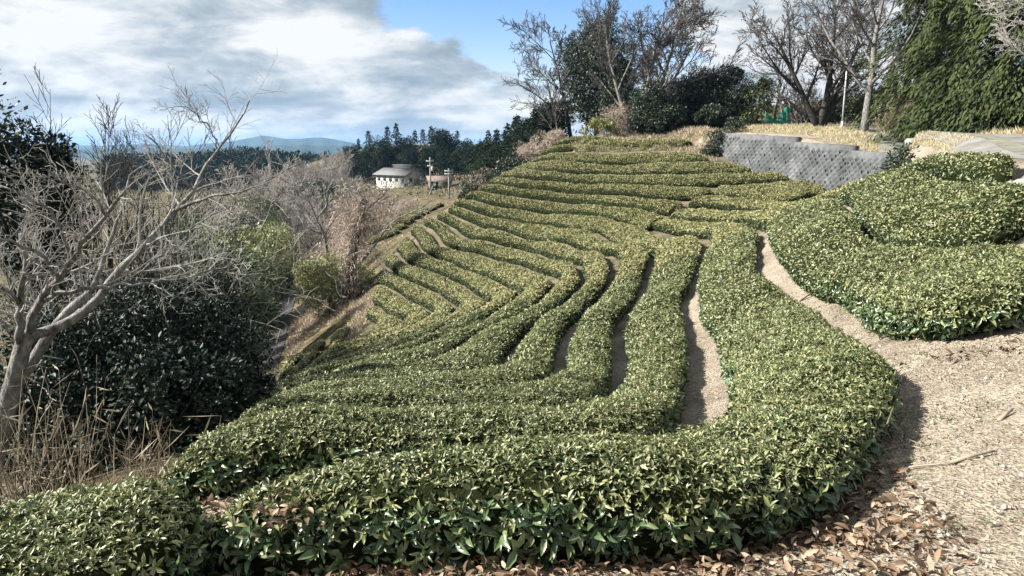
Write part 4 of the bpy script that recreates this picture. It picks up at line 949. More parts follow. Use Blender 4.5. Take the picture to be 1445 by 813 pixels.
for k, (x, y, H, r, w) in enumerate([(-19.0,51,4.2,1.3,'uppermost of four'),(-18.4,47,4.2,1.3,'second of four'),(-17.9,43,4.2,1.3,'third of four'),(-17.0,39.2,4.0,1.2,'lowest of four')]):  # row of bushes put in so their shade falls on the stepped path
    leafy('evergreen_bush', 'dark bush added to shade the stepped path, on its left side, ' + w, 'bush', (x, y, surf1(x, y)), H, (r, r, H*.48), 'evergreen', 67+k, .1, leaf=.16, nclump=50, per=140, rclump=.34)
for k, (x, y, H, w) in enumerate([(-17.5,13.5,15,'nearest of three'),(-18.5,18,16,'middle of three'),(-21,23.5,17,'farthest of three')]):  # three evergreens added out of view at left to shade the hollow
    leafy('evergreen_tree', 'tall dark evergreen out of view, added to shade the hollow, ' + w, 'tree', (x, y, surf1(x, y)), H, (3.2, 3.0, 5.6), 'evergreen', 64+k, .2, leaf=.22, nclump=70, per=110, rclump=.34)
# ---- green bushes and bamboo down the left side of the hollow
for k, (u, vt, Y, r, m, w) in enumerate([(236,322,24,1.6,'midgreen','green bush behind the upper twigs of the pale tree'),(262,345,22,1.3,'midgreen','green bush left of the yellowish bamboo'),(296,318,32,1.7,'bamboo','broad yellow green bamboo clump on the hollow side, the larger of two'),(344,303,42,1.7,'bamboo','yellow green bamboo clump on the hollow side, the farther of two'),
    (312,350,30,1.3,'midgreen','mid green bush below the bamboo clumps'),(343,346,38,1.2,'midgreen','mid green bush left of the utility pole in the hollow'),(312,396,27,.9,'midgreen','mid green bush above the shaded camellias'),(330,405,38,.7,'evergreen','dark green bush at the left edge of the stepped path'),(285,382,20,1.1,'midgreen','sparse green bush at the top of the shaded camellias'),(368,378,56,1.3,'evergreen','small dark bush behind the stepped path'),(262,300,42,1.8,'midgreen','broad green bush high on the hollow side, left of the bamboo'),(318,282,56,2.2,'evergreen','dark bush above the bamboo clumps'),(368,322,62,1.8,'bamboo','pale bamboo clump just left of the pole in the hollow'),(232,275,50,2.0,'evergreen','dark bush half hidden by the pale twigs'),(350,268,66,2.2,'midgreen','green bush at the foot of the grey wood')]):
    g = G(u, 0, Y); H = H_at(u, vt, Y, g)
    leafy('bush', w, 'bush', g, H, (r, r, min(H*.5, r*1.5)), m, 70+k, .09, leaf=.16, nclump=44, per=150, rclump=.36, droop=.3 if m == 'bamboo' else 0)
# ---- grey bare wood on the slope beyond
protos = [bare_tree('bare_tree', 'grey leafless tree in the thin wood below the far hills', 'tree', G(330, 0, 80), 9, .16, SPEC_GREY, 'bark_grey', 'twig_grey', 90+i, group='grey leafless trees below the far hills', lean=(.05, 0)) for i in range(3)]
spots = [(330,222,80),(300,226,72),(352,224,95),(378,224,104),(402,222,110),(428,216,118),(452,212,124),(472,210,130),(340,246,66),(372,246,80),(398,250,84),(428,246,92),(456,236,104),(384,276,66),(280,240,62),(410,272,74),(478,226,112),(446,262,84),(420,220,140),(440,214,150),(455,208,155),(405,226,130),(390,228,122),(435,226,135),(466,205,160),(415,235,112),(450,228,128),(425,262,70)]
for i, (u, vt, Y) in enumerate(spots):
    g = G(u, 0, Y); s = H_at(u, vt, Y, g)/12.0
    if i < 3: c = protos[i]; c.location = g; c.scale = (s, s, s)
    else: put(protos[i % 3], g, rz=i*1.3, s=max(s, .5))
for k, (u, vt, Y, r, w) in enumerate([(412,254,92,2.2,'left of two dark rounded bushes among the grey leafless trees'),(440,250,96,2.0,'right of two dark rounded bushes among the grey leafless trees'),(465,262,88,1.8,'dark bush at the foot of the grey wood, beside the withered bank'),(560,218,168,2.6,'pale olive tree directly behind the roof of the white house'),(478,262,120,2.6,'dark green tree left of the white house')]):
    g = G(u, 0, Y); H = H_at(u, vt, Y, g)
    leafy('evergreen_bush', w, 'bush', g, H, (r, r, min(H*.5, r*1.4)), 'evergreen' if k != 3 else 'midgreen', 120+k, .12, leaf=.26, nclump=34, per=110, rclump=.38)
# ---- conifer wood behind the house
cp = [conifer('conifer', 'dark conifer in the wood behind the white house', (0, 0, 0), 15, 3.5, 140+i, group='conifers behind the white house', leaf=.42, layers=30, per=44) for i in range(2)]
rp = [leafy('evergreen_tree', 'dark round-topped evergreen in the wood behind the white house', 'tree', (0, 0, 0), 14, (3.4, 3.4, 6), 'conifer', 145+i, .2, leaf=.5, nclump=70, per=90, rclump=.36, group='round evergreens behind the white house') for i in range(2)]
used = set()
for i, (u, vt, Y, kind) in enumerate([(497,196,184,0),(512,184,182,0),(528,190,168,1),(540,178,176,0),(553,174,170,0),(566,190,175,1),(580,184,168,0),(592,182,176,0),(604,178,170,0),(616,178,168,1),(628,186,175,1),(642,184,170,0),(655,194,165,1),(667,202,160,1),
    (505,212,176,1),(508,208,174,1),(545,203,174,1),(600,205,156,1),(622,210,152,1),(640,214,150,1),(655,222,148,1),(485,203,178,1),(488,210,182,0),(572,206,160,1),(668,222,140,1),(676,198,130,0),(684,196,118,1),(662,206,150,1),(672,212,120,1),(698,206,108,1),
    (688,184,112,0),(700,188,106,0),(712,184,100,0),(726,164,96,0),(738,174,90,1),(750,162,86,1),(762,152,82,0),(774,150,78,1),(694,212,100,1),(708,218,92,1),(722,205,88,1),(738,200,82,1),(752,192,78,1),(680,235,104,1),(672,250,100,1),(700,182,74,0),(716,174,71,0),(730,162,69,0),(744,168,68,1),(757,152,67,0),(771,146,69,1),(786,136,71,1),(690,192,78,1),(679,200,84,1),(710,200,68,1),(735,190,64,1),(758,182,63,1),(722,214,63,1),(698,222,66,1),(745,200,60,1),(684,238,70,1)]):
    g = G(u, 0, Y); H = H_at(u, vt, Y, g); pr = (cp if kind == 0 else rp)[i % 2]; h0 = 15 if kind == 0 else 14.3
    far = Y > 120 or u < 0
    s = H/h0; w = min(max(s, .5), 1.15) if Y > 80 else min(max(s*.95, .5), .8)
    lab = None if Y > 120 else ('dark conifer on the left flank of the crest' if kind == 0 else 'dark evergreen on the left flank of the crest')
    grp = None if Y > 120 else ('conifers on the flank of the crest' if kind == 0 else 'evergreens on the flank of the crest')
    if pr.name not in used: used.add(pr.name); c = pr; c.location = g
    else: c = put(pr, g, lab, i*.9, 1, group=grp)
    c.scale = (w, w, s)
# ---- crest wood
def at(u, Y, vt): g = G(u, 0, Y); return g, H_at(u, vt, Y, g)
g, H = at(812, 69, 40); bare_tree('bare_tree', 'leafless tree leaning left at the left end of the crest wood', 'tree', g, H*.95, .22, SPEC_SPREAD, 'bark_dark', 'twig_dark', 200, lean=(-.22, 0))
g, H = at(796, 66, 96); bare_tree('bare_tree', 'low leafless tree with fine twigs overhanging the upper tea rows', 'tree', g, H, .14, SPEC_GREY, 'bark_grey', 'twig_dark', 201, lean=(-.3, 0))
g, H = at(845, 67, 26); leafy('evergreen_tree', 'tallest dark evergreen of the crest wood, behind the leafless trees', 'tree', g, H, (3.6, 3.2, 4.8), 'evergreen', 202, .25, leaf=.20, nclump=190, per=210, rclump=.24)
g, H = at(832, 68, 20); bare_tree('bare_tree', 'thin leafless tree rising through the tallest evergreen', 'tree', g, H, .16, SPEC_UP, 'bark_grey', 'twig_dark', 203)
g, H = at(905, 61, 0); bare_tree('bare_tree', 'large spreading leafless tree with pale stems in the middle of the crest', 'tree', g, H*.92, .24, SPEC_SPREAD, 'bark_pale', 'twig_dark', 204, forks=[(0,0,.12,0,1.0),(.4,.1,.42,.05,1.02),(-.4,.2,-.3,.05,.95),(.2,.3,.75,.1,.92)])
for k, (u, vt, Y, r, w) in enumerate([(880,100,64,2.3,'behind the pale stems'),(930,118,60,2.0,'leftmost of the shrubby evergreens'),(968,112,62,2.2,'second of the shrubby evergreens'),(1000,100,63,2.3,'third of the shrubby evergreens'),(1034,96,61,2.1,'rightmost, beside the block wall'),(950,148,58.5,1.3,'low, in front of the others'),(1015,150,57.5,1.4,'low, just above the wall end')]):
    g, H = at(u, Y, vt); leafy('evergreen_bush', 'dark evergreen on the crest, ' + w, 'tree', g, H, (r, r, H*.5), 'evergreen', 210+k, .16, leaf=.17, nclump=100, per=220, rclump=.29)
for k, (u, vt, Y, r, w) in enumerate([(772,186,61,1.0,'left, above the upper ends of the tea rows'),(790,186,60,1.0,'right, touching the topmost tea row'),(876,150,60.5,1.5,'below the pale stems in the middle'),(748,208,58,1.0,'lowest, beside the tips of the tea rows')]):
    g, H = at(u, Y, vt); leafy('withered_thicket', 'mound of withered vines on the crest, ' + w, 'thicket', g, H, (r, r, max(H*.5, .8)), 'dryvine', 220+k, .06, 'bark_grey', leaf=.26, nclump=30, per=120, rclump=.4, ws=.12)
g, H = at(850, 60, 166); leafy('bush', 'yellow green bamboo grass at the foot of the crest wood', 'bush', g, H, (1.6, 1, .8), 'bamboo', 226, .04, leaf=.2, nclump=20, per=90, rclump=.4, droop=.2)
for k, (u, v, Y, r, m, w) in enumerate([(752,207,57,1.2,'dryvine','highest, beside the broken second row'),(726,226,57,1.1,'evergreen','second from the top'),(700,240,57,1.3,'evergreen','third from the top'),(680,250,57,1.2,'dryvine','fourth from the top'),(664,262,57,1.0,'evergreen','fifth from the top'),(650,268,60,1.1,'dryvine','lowest, beside the shorter utility pole')]):
    g, H = at(u, Y, v - 8); H = max(H, 1.2); leafy('shrub' if m == 'evergreen' else 'withered_thicket', ('dark shrub' if m == 'evergreen' else 'withered tan shrub') + ' left of the tea rows, ' + w, 'shrub', g, H, (r*1.2, r, H*.5), m, 330+k, .05, leaf=.2, nclump=26, per=90, rclump=.42, ws=.45 if m == 'evergreen' else .14)
# ---- right wood behind the road
g, H = at(1172, 52, -40); bare_tree('bare_tree', 'leafless tree with dark crooked leaning trunk left of the slender pole', 'tree', g, H*.80, .30, SPEC_SPREAD, 'bark_dark', 'twig_dark', 230, forks=[(0,0,.10,0,1.0),(.05,.02,-.62,.05,.95),(.1,0,.5,.1,.9)])
g, H = at(1238, 46, -60); bare_tree('bare_tree', 'leafless tree with thick pale trunk beside the tuft of dry cane', 'tree', g, H*1.0, .27, SPEC_SPREAD, 'bark_pale', 'twig_dark', 231, lean=(.10, 0))
g, H = at(1205, 58, 10); bare_tree('bare_tree', 'fine twigged leafless tree filling the gap behind the slender pole', 'tree', g, H*.9, .15, SPEC_GREY, 'bark_grey', 'twig_dark', 232)
g, H = at(1105, 62, 55); bare_tree('bare_tree', 'fine twigged leafless tree right of the crest wood', 'tree', g, H*.9, .13, SPEC_UP, 'bark_grey', 'twig_dark', 233)
for k, (u, vt, Y, w) in enumerate([(1128,98,57,'left of two'),(1150,106,56,'right of two')]):
    g, H = at(u, Y, vt); bare_tree('bare_shrub', 'dense grey leafless shrub behind the teal net, ' + w, 'shrub', g, H*.8, .07, SPEC_THICKET, 'bark_grey', 'twig_dark', 235+k, forks=[(0,0,.2,0,1),(.3,0,.5,.1,.9),(-.3,0,-.4,0,.95),(0,.3,-.1,.3,.9)])
for k, (u, vt, Y, r, w) in enumerate([(1080,100,59,1.3,'olive green sapling left of the teal net'),(1205,128,57,1.6,'dark evergreen bush right behind the slender pole'),(1225,138,55,1.4,'dark evergreen bush left of the pale trunk'),(1138,150,58.5,1.6,'dark bush low behind the grey leafless shrubs'),(1265,120,54,1.8,'dark evergreen bush behind the tuft of dry cane'),(1180,150,59,1.5,'low dark bush behind the crooked trunk')]):
    g, H = at(u, Y, vt); leafy('evergreen_bush', w, 'bush', g, H, (r, r, H*.48), 'midgreen' if k == 0 else 'evergreen', 240+k, .1, leaf=.2, nclump=36, per=110, rclump=.38)
for k, (u, vt, Y, r, w) in enumerate([(1046,166,49.5,.62,'round dark shrub on the left end of the block wall'),(1022,178,49.3,.45,'ivy-like low shrub at the upper left corner of the block wall'),(1016,205,49.0,.5,'low green shrub at the lower left corner of the block wall'),(1302,207,24,.42,'dark green wild shrub rising behind the highest tea hedge'),(1288,212,25,.32,'small dark shrub left of the wild shrub on the tea hedge')]):
    g, H = at(u, Y, vt); H = max(H, .6); leafy('shrub', w, 'shrub', g, H, (r*1.3, r, H*.5), 'evergreen', 250+k, .03, leaf=.13, nclump=22, per=70, rclump=.42)
for k, (u, Y, H, r, w) in enumerate([(1290,47,15,3.6,'leftmost of the cedars, behind the pale trunk'),(1330,42,15,3.4,'second of the cedars from the left'),(1378,38,14.5,3.4,'middle cedar, reaching furthest forward'),(1425,36,14,3.3,'fourth of the cedars from the left'),(1475,35,14,3.4,'rightmost cedar, cut by the edge of the photo'),(1350,52,17,3.6,'cedar standing behind the front row, left')]):
    g = G(u, 0, Y); conifer('cedar', 'tall cedar with hanging green sprays, ' + w, g, H, r, 260+k, 'cedar', leaf=.36, layers=26, per=150, low=.05, droop=.65, trunk_r=.24, jit=.17, nbr=5, loose=.42, ws=.26)
g = G(1560, 0, 27); bare_tree('bare_tree', 'leafless tree reaching in with whitish branches at the upper right corner', 'tree', g, 7.5, .13, SPEC_SPREAD, 'twig_pale', 'twig_pale', 270, lean=(-.22, 0))
# dry cane tuft
def cane_tuft():
    g = G(1252, 180, 43.5); root = empty('cane_tuft', g, 'tall tuft of dry tan canes arching right beside the pale trunk', 'cane tuft'); mb = MB(); L = Leaves(); r_ = np.random.default_rng(3)
    for i in range(90):
        p = np.array([r_.normal(0, .35), r_.normal(0, .3), -.1]); P, d = branch_line(p, (r_.normal(.25, .18), r_.normal(0, .15), 1), r_.uniform(1.4, 2.6), 5, .05, -.03, r_)
        P[:, 0] += .10*(P[:, 2]**1.7)*.5; mb.tube(P, [.02, .02, .018, .015, .01, .006], 3, False)
        q = P[-3:].repeat(3, 0) + r_.normal(0, .03, (9, 3)); L.add(q, unit(np.array([.6, 0, .2]) + .6*rand_unit(9, r_)), rand_unit(9, r_), np.full(9, .5), .07)
    mb.build('canes', M['straw'], root); L.build('blades', M['straw'], root)
cane_tuft()
# ---- middle left: vine-covered trunk, bamboo bush, open bare trees, withered mounds
def vine_tree():
    r_ = np.random.default_rng(9); Y = 42; MINR[0] = .015; base = G(490, 430, Y); root = empty('vine_covered_tree', base, 'broken trunk smothered in withered tan vines at the edge of the tea rows', 'tree'); loc = np.array(root.location)
    ln = lambda pts: np.array([PY(*p) for p in pts]) - loc
    mb = MB(); P, _ = spline(ln([(489,445,42),(491,415,42),(494,380,42),(500,345,42),(508,310,42),(514,282,42)]), 14); P[0][2] -= .5; mb.tube(P, np.linspace(.42, .22, 14), 9); mb.build('trunk', M['bark_dark'], root, True)
    L = Leaves()
    for i in range(70):
        t = r_.uniform(.1, 1); c = P[min(int(t*13), 13)] + r_.normal(0, .28, 3)*np.array([1, 1, .6]) + np.array([r_.uniform(-.3, .5), 0, -.3])*t
        L.add(*leaf_ball(90, c, (.36, .36, .5), .3, 0, .5, .2, 0, r_), .10)
    for i in range(46):
        c = np.array(PY(r_.uniform(474, 552), r_.uniform(262, 330), 42 + r_.uniform(-.8, .8))) - loc
        L.add(*leaf_ball(70, c, (.45, .45, .6), .38, 0, .5, .2, 0, r_), .07)
    L.build('vines', M['dryvine'], root)
    for pts, r0 in [([(508,372,42),(530,345,41.5),(545,322,41),(562,308,40.5),(590,296,40),(606,286,40)], .09), ([(512,300,42),(530,285,42),(548,268,42),(552,262,42)], .07), ([(498,360,41.6),(512,354,41.2),(524,358,41),(536,372,40.8),(548,378,40.6),(556,388,40.5)], .06), ([(514,282,42),(505,268,42),(520,258,42)], .07)]:
        Q, _ = spline(ln(pts), 12); mb = MB(); mb.tube(Q, np.linspace(r0, .02, 12), 6); lo = mb.build('limb', M['bark_pale'], root, True)
        lv = [MB(), MB()]; grow(lv, Q, r0*.7, .02, 0, [(6, .45, .7, .12, .03, .5, 5, .3), (5, .5, .7, .14, .02, .6, 3, .2)], r_)
        m = MB()
        for l in lv:
            for kk, fl in l.F.items(): m.F.setdefault(kk, []).append(np.concatenate(fl) + m.n)
            m.V += l.V; m.n += l.n
        m.build('twigs', M['twig_pale'], lo)
vine_tree()
def open_tree(u, vb, Y, label, limbs, r0, seed):
    r_ = np.random.default_rng(seed); MINR[0] = .00035*Y; base = G(u, vb, Y); root = empty('bare_tree', base, label, 'tree'); loc = np.array(root.location)
    for k, pts in enumerate(limbs):
        Q, _ = spline(np.array([PY(a, b, Y) for a, b in pts]) - loc, 14)
        if k == 0: Q = np.vstack([[Q[0][0], Q[0][1], min(-.3, Q[0][2]-.3)], Q])
        mb = MB(); mb.tube(Q, np.linspace(r0 if k == 0 else r0*.6, .02, len(Q)), 6); lo = mb.build('trunk' if k == 0 else 'limb', M['bark_grey' if k == 0 else 'bark_pale'], root, True)
        lv = [MB(), MB()]; grow(lv, Q, r0*.5, .02, 0, [(7, .4, .7, .12, .03, .5, 5, .35), (5, .5, .7, .14, .02, .6, 3, .2)], r_)
        m = MB()
        for l in lv:
            for kk, fl in l.F.items(): m.F.setdefault(kk, []).append(np.concatenate(fl) + m.n)
            m.V += l.V; m.n += l.n
        m.build('twigs', M['twig_grey'], lo)
open_tree(462, 365, 47, 'open leafless tree with crooked limbs left of the vine-covered trunk', [[(463,372),(460,345),(457,330),(448,312),(443,300),(436,285),(420,268),(412,250)], [(457,332),(466,318),(474,306),(484,301),(498,302)], [(446,308),(456,298),(462,286),(458,272),(464,258),(470,245)], [(454,330),(436,322),(428,318),(412,300),(402,284)]], .16, 61)
open_tree(415, 360, 60, 'small dark leafless tree beside the utility pole in the hollow', [[(416,372),(416,350),(418,335),(414,322)], [(416,345),(428,330),(434,322)], [(416,352),(404,340),(398,330)]], .12, 62)
for k, (u, vt, Y, r, w) in enumerate([(422,366,44.5,1.4,'left'),(450,358,44,1.7,'middle'),(474,368,43.6,1.3,'right'),(440,396,43,1.5,'front')]):
    g = G(u, 0, Y); H = max(H_at(u, vt, Y, g), .8); leafy('bamboo_bush', 'yellow green bamboo bush left of the vine-covered trunk, %s of four' % w, 'bush', g, H, (r, r, min(H*.5, 1.5)), 'bamboo', 280+k, .05, leaf=.24, nclump=34, per=120, rclump=.38, droop=.5, ws=.25)
for k, (u, vt, Y, r, w) in enumerate([(484,300,60,2.0,'behind the vine-covered trunk'),(520,292,62,2.0,'right behind the vine-covered trunk'),(500,280,80,3.0,'below the left end of the white house'),(535,276,84,3.2,'directly below the white house'),(462,318,66,2.2,'behind the crooked leafless tree'),(430,330,66,1.8,'right of the pole in the hollow'),(404,342,72,1.8,'left of the pole in the hollow'),(440,345,58,1.5,'low, right of the pole'),(566,280,86,2.0,'above the short tea rows'),(478,330,52,1.4,'low, beside the yellow green bamboo')]):
    g = G(u, 0, Y); H = max(H_at(u, vt, Y, g), 1.0); leafy('withered_thicket', 'pinkish tan mound of withered vines, ' + w, 'thicket', g, H, (r*1.2, r, min(H*.55, 1.6)), 'dryvine', 290+k, .05, 'bark_grey', leaf=.3, nclump=34, per=120, rclump=.4, ws=.14)
g = G(436, 332, 78); 
# ---- far wood below the hills: one mass
def far_wood():
    L = Leaves(); r_ = np.random.default_rng(77)
    for u in np.arange(150, 470, 2.2):
        Y = 330 + r_.uniform(-30, 30); vt = np.interp(u, [150, 300, 345, 385, 420, 470], [222, 216, 212, 213, 218, 222]) + r_.uniform(-2, 3)
        c = PY(u, vt + 9, Y); L.add(*leaf_ball(70, c, (3.2, 3.2, 3.6), 1.7, 0, 0, .3, 0, r_))
        for q in range(2):
            c = PY(u + r_.uniform(-2, 2), vt + 22 + q*10, Y - 15*(q+1)); L.add(*leaf_ball(60, c, (3.4, 3.4, 4.2), 1.9, 0, 0, .3, 0, r_))
    tag(L.build('far_wood', M['conifer'], None), kind='stuff')
far_wood()
M['stick'] = noise_mat('weathered_stick', [(.3, (.16,.13,.10)), (.7, (.34,.29,.235))], 12, .9)
M['grit'] = noise_mat('grit', [(.3, (.20,.17,.14)), (.7, (.42,.38,.33))], 9, .9)
M['reed'] = leaf_mat('dry_reed', [(0, (.07,.055,.038)), (.5, (.14,.115,.08)), (1, (.30,.255,.19))], .8, .15, .15)
# ------------------------------------------------------------------ ground covers
def scatter_tri(poly, n, r_):
    poly = np.array(poly, float); c = poly.mean(0); tris = [(c, poly[i], poly[(i+1) % len(poly)]) for i in range(len(poly))]
    A = np.array([abs(np.cross(b-a, d-a)) for a, b, d in tris]); k = r_.choice(len(tris), n, p=A/A.sum())
    s, t = r_.random(n), r_.random(n); f = s + t > 1; s[f], t[f] = 1-s[f], 1-t[f]
    T = np.array(tris)[k]; return T[:, 0] + s[:, None]*(T[:, 1]-T[:, 0]) + t[:, None]*(T[:, 2]-T[:, 0])
def blades(name, polys, n, length, mat, width=.06, lean=.6, seed=1, kind=0, lift=0.0, patch=None):
    r_ = np.random.default_rng(seed); L = Leaves()
    for poly in polys:
        X = scatter_tri(poly, n, r_)
        if patch: 
            w = np.sin(X[:, 0]*patch + 1.3*np.sin(X[:, 1]*patch*.8)) + np.sin(X[:, 1]*patch*1.2 + X[:, 0]*.5*patch); X = X[r_.random(len(X)) < np.clip(.55 + .4*w, .08, 1)]
        P = np.column_stack([X, terrain(X) + lift]); m = len(P)
        f = unit(np.array([0, 0, 1.]) + lean*rand_unit(m, r_)); L.add(P, f, rand_unit(m, r_), length*r_.uniform(.5, 1.3, m), width)
    return tag(L.build(name, M[mat], None, kind), kind='stuff')
px = lambda pts: [PY(*p)[:2] for p in pts]
# golden grass over the wall and along the road
edge_w = [(1020,187,50.6),(1090,189,46.8),(1150,193,43.6),(1222,206,39.2),(1272,218,35.6),(1300,222,30.5),(1340,214,24)]
road_n = [(1385,204,25.5),(1300,193,34),(1235,186,44),(1185,181,53),(1130,176,57),(1060,172,57)]
blades('dry_grass', [px(edge_w[:4] + [(1240,204,39)] + road_n[2:])], 13000, .26, 'straw_gold', .10, 1.1, 11)
blades('dry_grass', [px([(1222,206,39.2),(1272,218,35.6),(1300,222,30.5),(1340,214,24),(1380,206,25),(1300,194.5,33.4),(1235,188,43)])], 9000, .12, 'straw_gold', .14, 1.1, 10)
blades('dry_grass', [px([(1255,181,45),(1300,183,40),(1380,188,33),(1460,193,29),(1470,188,33),(1390,183,38),(1300,178,45),(1255,177,50)])], 5000, .42, 'straw_gold', .08, .7, 12)
blades('dry_grass', [px([(1180,178,56),(1240,181,50),(1250,178,54),(1180,175,60)])], 1500, .35, 'straw', .08, .8, 13)
blades('dry_grass', [px([(845,192,60),(990,192,58.5),(1012,200,52.5),(1014,222,49.5),(990,215,53),(975,200,56),(975,189,62),(850,187,64)])], 3800, .3, 'straw', .1, 1.0, 14)
# straw bank above the stepped path and the tan bank under the house
bank = [tuple(p[:2]) for p in cast([(402,512),(432,480),(470,455),(505,440),(498,415),(470,425),(440,430),(418,438),(410,470)])]
blades('dry_straw', [[tuple(p[:2]) for p in cast([(478,480),(500,445),(515,418),(530,420),(520,445),(508,470),(490,490)])]], 2600, .3, 'straw', .13, 1.3, 19)
blades('dry_straw', [bank], 9000, .34, 'straw', .12, 1.3, 15)
tan = [tuple(p[:2]) for p in cast([(440,300),(500,275),(560,268),(560,284),(530,300),(520,340),(505,400),(470,400),(420,365)])]
blades('dry_straw', [tan], 12000, .5, 'dryvine', .12, 1.2, 16)
# strips of straw between far rows (left ends)
lf = [tuple(p[:2]) for p in cast([(636,284),(612,302),(588,318),(560,345),(540,372),(520,410),(505,445),(500,430),(515,390),(530,350),(556,322),(600,296),(630,280)])]
blades('dry_grass', [[(11.2,53),(12.2,48.5),(13.8,47),(15.3,51),(13.5,56),(8,57.5),(2,58),(3,55),(8,53.5)]], 6000, .3, 'straw', .12, 1.0, 18)
blades('dry_straw', [lf], 3000, .2, 'straw', .25, 1.4, 17)
# undergrowth over the wooded slopes
def undergrowth():
    r_ = np.random.default_rng(51); L = Leaves(); B = Leaves()
    for poly, n, sz in [([(-4.5,7),(-8,22),(-11.5,30),(-12,36),(-16,44),(-16.8,60),(-30,60),(-30,8)], 26000, .16), ([(-16,60),(-13,64),(-13,75),(-9,84),(-18,110),(-28,150),(-75,150),(-60,60)], 26000, .42), ([(-28,135),(-5,118),(-1,85),(6,64),(30,60),(40,180),(-45,190)], 16000, .45)]:
        X = scatter_tri(poly, n, r_); X = X[np.linalg.norm(X[:, None] - Cp[None], axis=2).min(1) > 1.5]; w = np.sin(X[:, 0]*.55 + 2*np.sin(X[:, 1]*.31)) + np.sin(X[:, 1]*.47 + X[:, 0]*.2)
        for tgt, mk in ((L, w > -.1), (B, w <= -.1)):
            Y = X[mk]; m = len(Y); P = np.column_stack([Y, terrain(Y) + r_.random(m)**2*sz*4.5]); tgt.add(P, unit(np.array([0, 0, .5]) + rand_unit(m, r_)), unit(np.array([0, 0, .6]) + rand_unit(m, r_)), sz*r_.uniform(.6, 1.6, m), .45 if tgt is L else .16)
    tag(L.build('undergrowth', M['evergreen'], None), kind='stuff'); tag(B.build('dry_undergrowth', M['dryvine'], None), kind='stuff')
undergrowth()
# dry reeds at the left, below the dark bushes
def reeds():
    r_ = np.random.default_rng(21); mb = MB(); L = Leaves()
    X = scatter_tri([(-5.2,4.6),(-2.75,4.4),(-2.3,5.3),(-3.6,6.1),(-6.0,6.6)], 270, r_)
    for x in X:
        if r_.random() > .35 + .65*(math.sin(x[0]*5.3 + x[1]*2) > -.3): continue
        z = surf1(*x); H = r_.uniform(.35, 1.15)*(1.15 if x[0] < -3.6 else .7)
        P, d = branch_line((x[0], x[1], z-.05), (r_.normal(.05, .22), r_.normal(0, .2), 1), H, 4, .07, -.02, r_); mb.tube(P, [.006, .005, .004, .003, .0018], 3, False)
        for q in range(4): L.add(P[1+q % 4:2+q % 4], unit(rand_unit(1, r_) + np.array([0, 0, -.2])), rand_unit(1, r_), np.array([r_.uniform(.10, .3)]), .06)
    V, f4, f3 = leaf_arrays(*[np.concatenate(x) for x in zip(*L.a)], 0)
    mb.add(V, f4)
    tag(mb.build('dry_reeds', M['reed']), kind='stuff')
reeds()
# fallen leaves: a drift under the nearest hedge and along the path edge
def litter(name, polys, seed, mat='deadleaf', size=.064, ws=.38, lift=.015, kind=2, lean=.5, pile=.05):
    r_ = np.random.default_rng(seed); L = Leaves()
    for poly, n in polys:
        X = scatter_tri(poly, n, r_); P = np.column_stack([X, terrain(X) + lift + r_.random(n)**2*pile]); 
        a = r_.uniform(0, 2*math.pi, n); f = np.stack([np.cos(a), np.sin(a), r_.normal(0, lean, n)], 1); nor = unit(np.array([0, 0, 1.]) + .95*rand_unit(n, r_))
        L.add(P, unit(f), nor, size*r_.uniform(.35, 1.3, n), ws)
    tag(L.build(name, M[mat], None, kind), kind='stuff')
litter('fallen_leaves', [([(-1.9,3.3),(-1.2,3.15),(0,3.1),(1.3,3.1),(1.65,3.15),(1.75,2.4),(1.3,1.9),(-2.4,1.9)], 5200), ([(1.2,3.0),(1.75,3.3),(2.0,3.9),(2.15,4.4),(2.45,4.3),(2.2,3.4),(1.9,2.5)], 600), ([(-1.75,2.9),(-1.1,3.1),(-.9,3.75),(-1.8,4.0),(-2.2,3.5)], 900), ([(-1.4,3.75),(0,4.0),(0,4.3),(-1.6,4.25)], 420), ([(-2.3,3.7),(-1.2,3.75),(-1.0,4.4),(-1.9,4.6),(-2.5,4.4)], 700), ([(3.4,6.2),(4.6,5.6),(6.2,5.4),(6.2,5.2),(4.5,5.35),(3.6,5.9)], 260), ([(2.2,4.4),(2.9,5.4),(3.4,6.2),(3.5,5.8),(2.5,4.4)], 160)], 31)
# leaves caught on top of the nearest hedge
def caught():
    r_ = np.random.default_rng(33); p = PY(400, 722, 2.9); L = Leaves(); n = 60
    P = p + r_.normal(0, 1, (n, 3))*np.array([.07, .05, .035]); a = r_.uniform(0, 6.28, n)
    L.add(P, np.stack([np.cos(a), np.sin(a), r_.normal(0, .5, n)], 1), unit(np.array([0, -.4, 1.]) + .7*rand_unit(n, r_)), r_.uniform(.03, .062, n), .42)
    o = L.build('dead_leaves', M['deadleaf'], None, 2); o.data.transform(Matrix.Translation(-Vector(p))); o.location = p
    tag(o, kind='stuff')
caught()
def on_hedges():
    r_ = np.random.default_rng(35); L = Leaves()
    for h in HEDGES:
        V = h['V'][:, 5:14].reshape(-1, 3); V = V[np.linalg.norm(V, axis=1) < 9]
        if len(V) < 30: continue
        P = V[r_.choice(len(V), min(26, len(V)//12))] + r_.normal(0, .03, (min(26, len(V)//12), 3)) + np.array([0, 0, .03]); n = len(P); a = r_.uniform(0, 6.28, n)
        L.add(P, np.stack([np.cos(a), np.sin(a), r_.normal(0, .5, n)], 1), unit(np.array([0, 0, 1.]) + .8*rand_unit(n, r_)), r_.uniform(.03, .075, n), .36)
    tag(L.build('fallen_leaves', M['deadleaf'], None, 2), kind='stuff')
on_hedges()
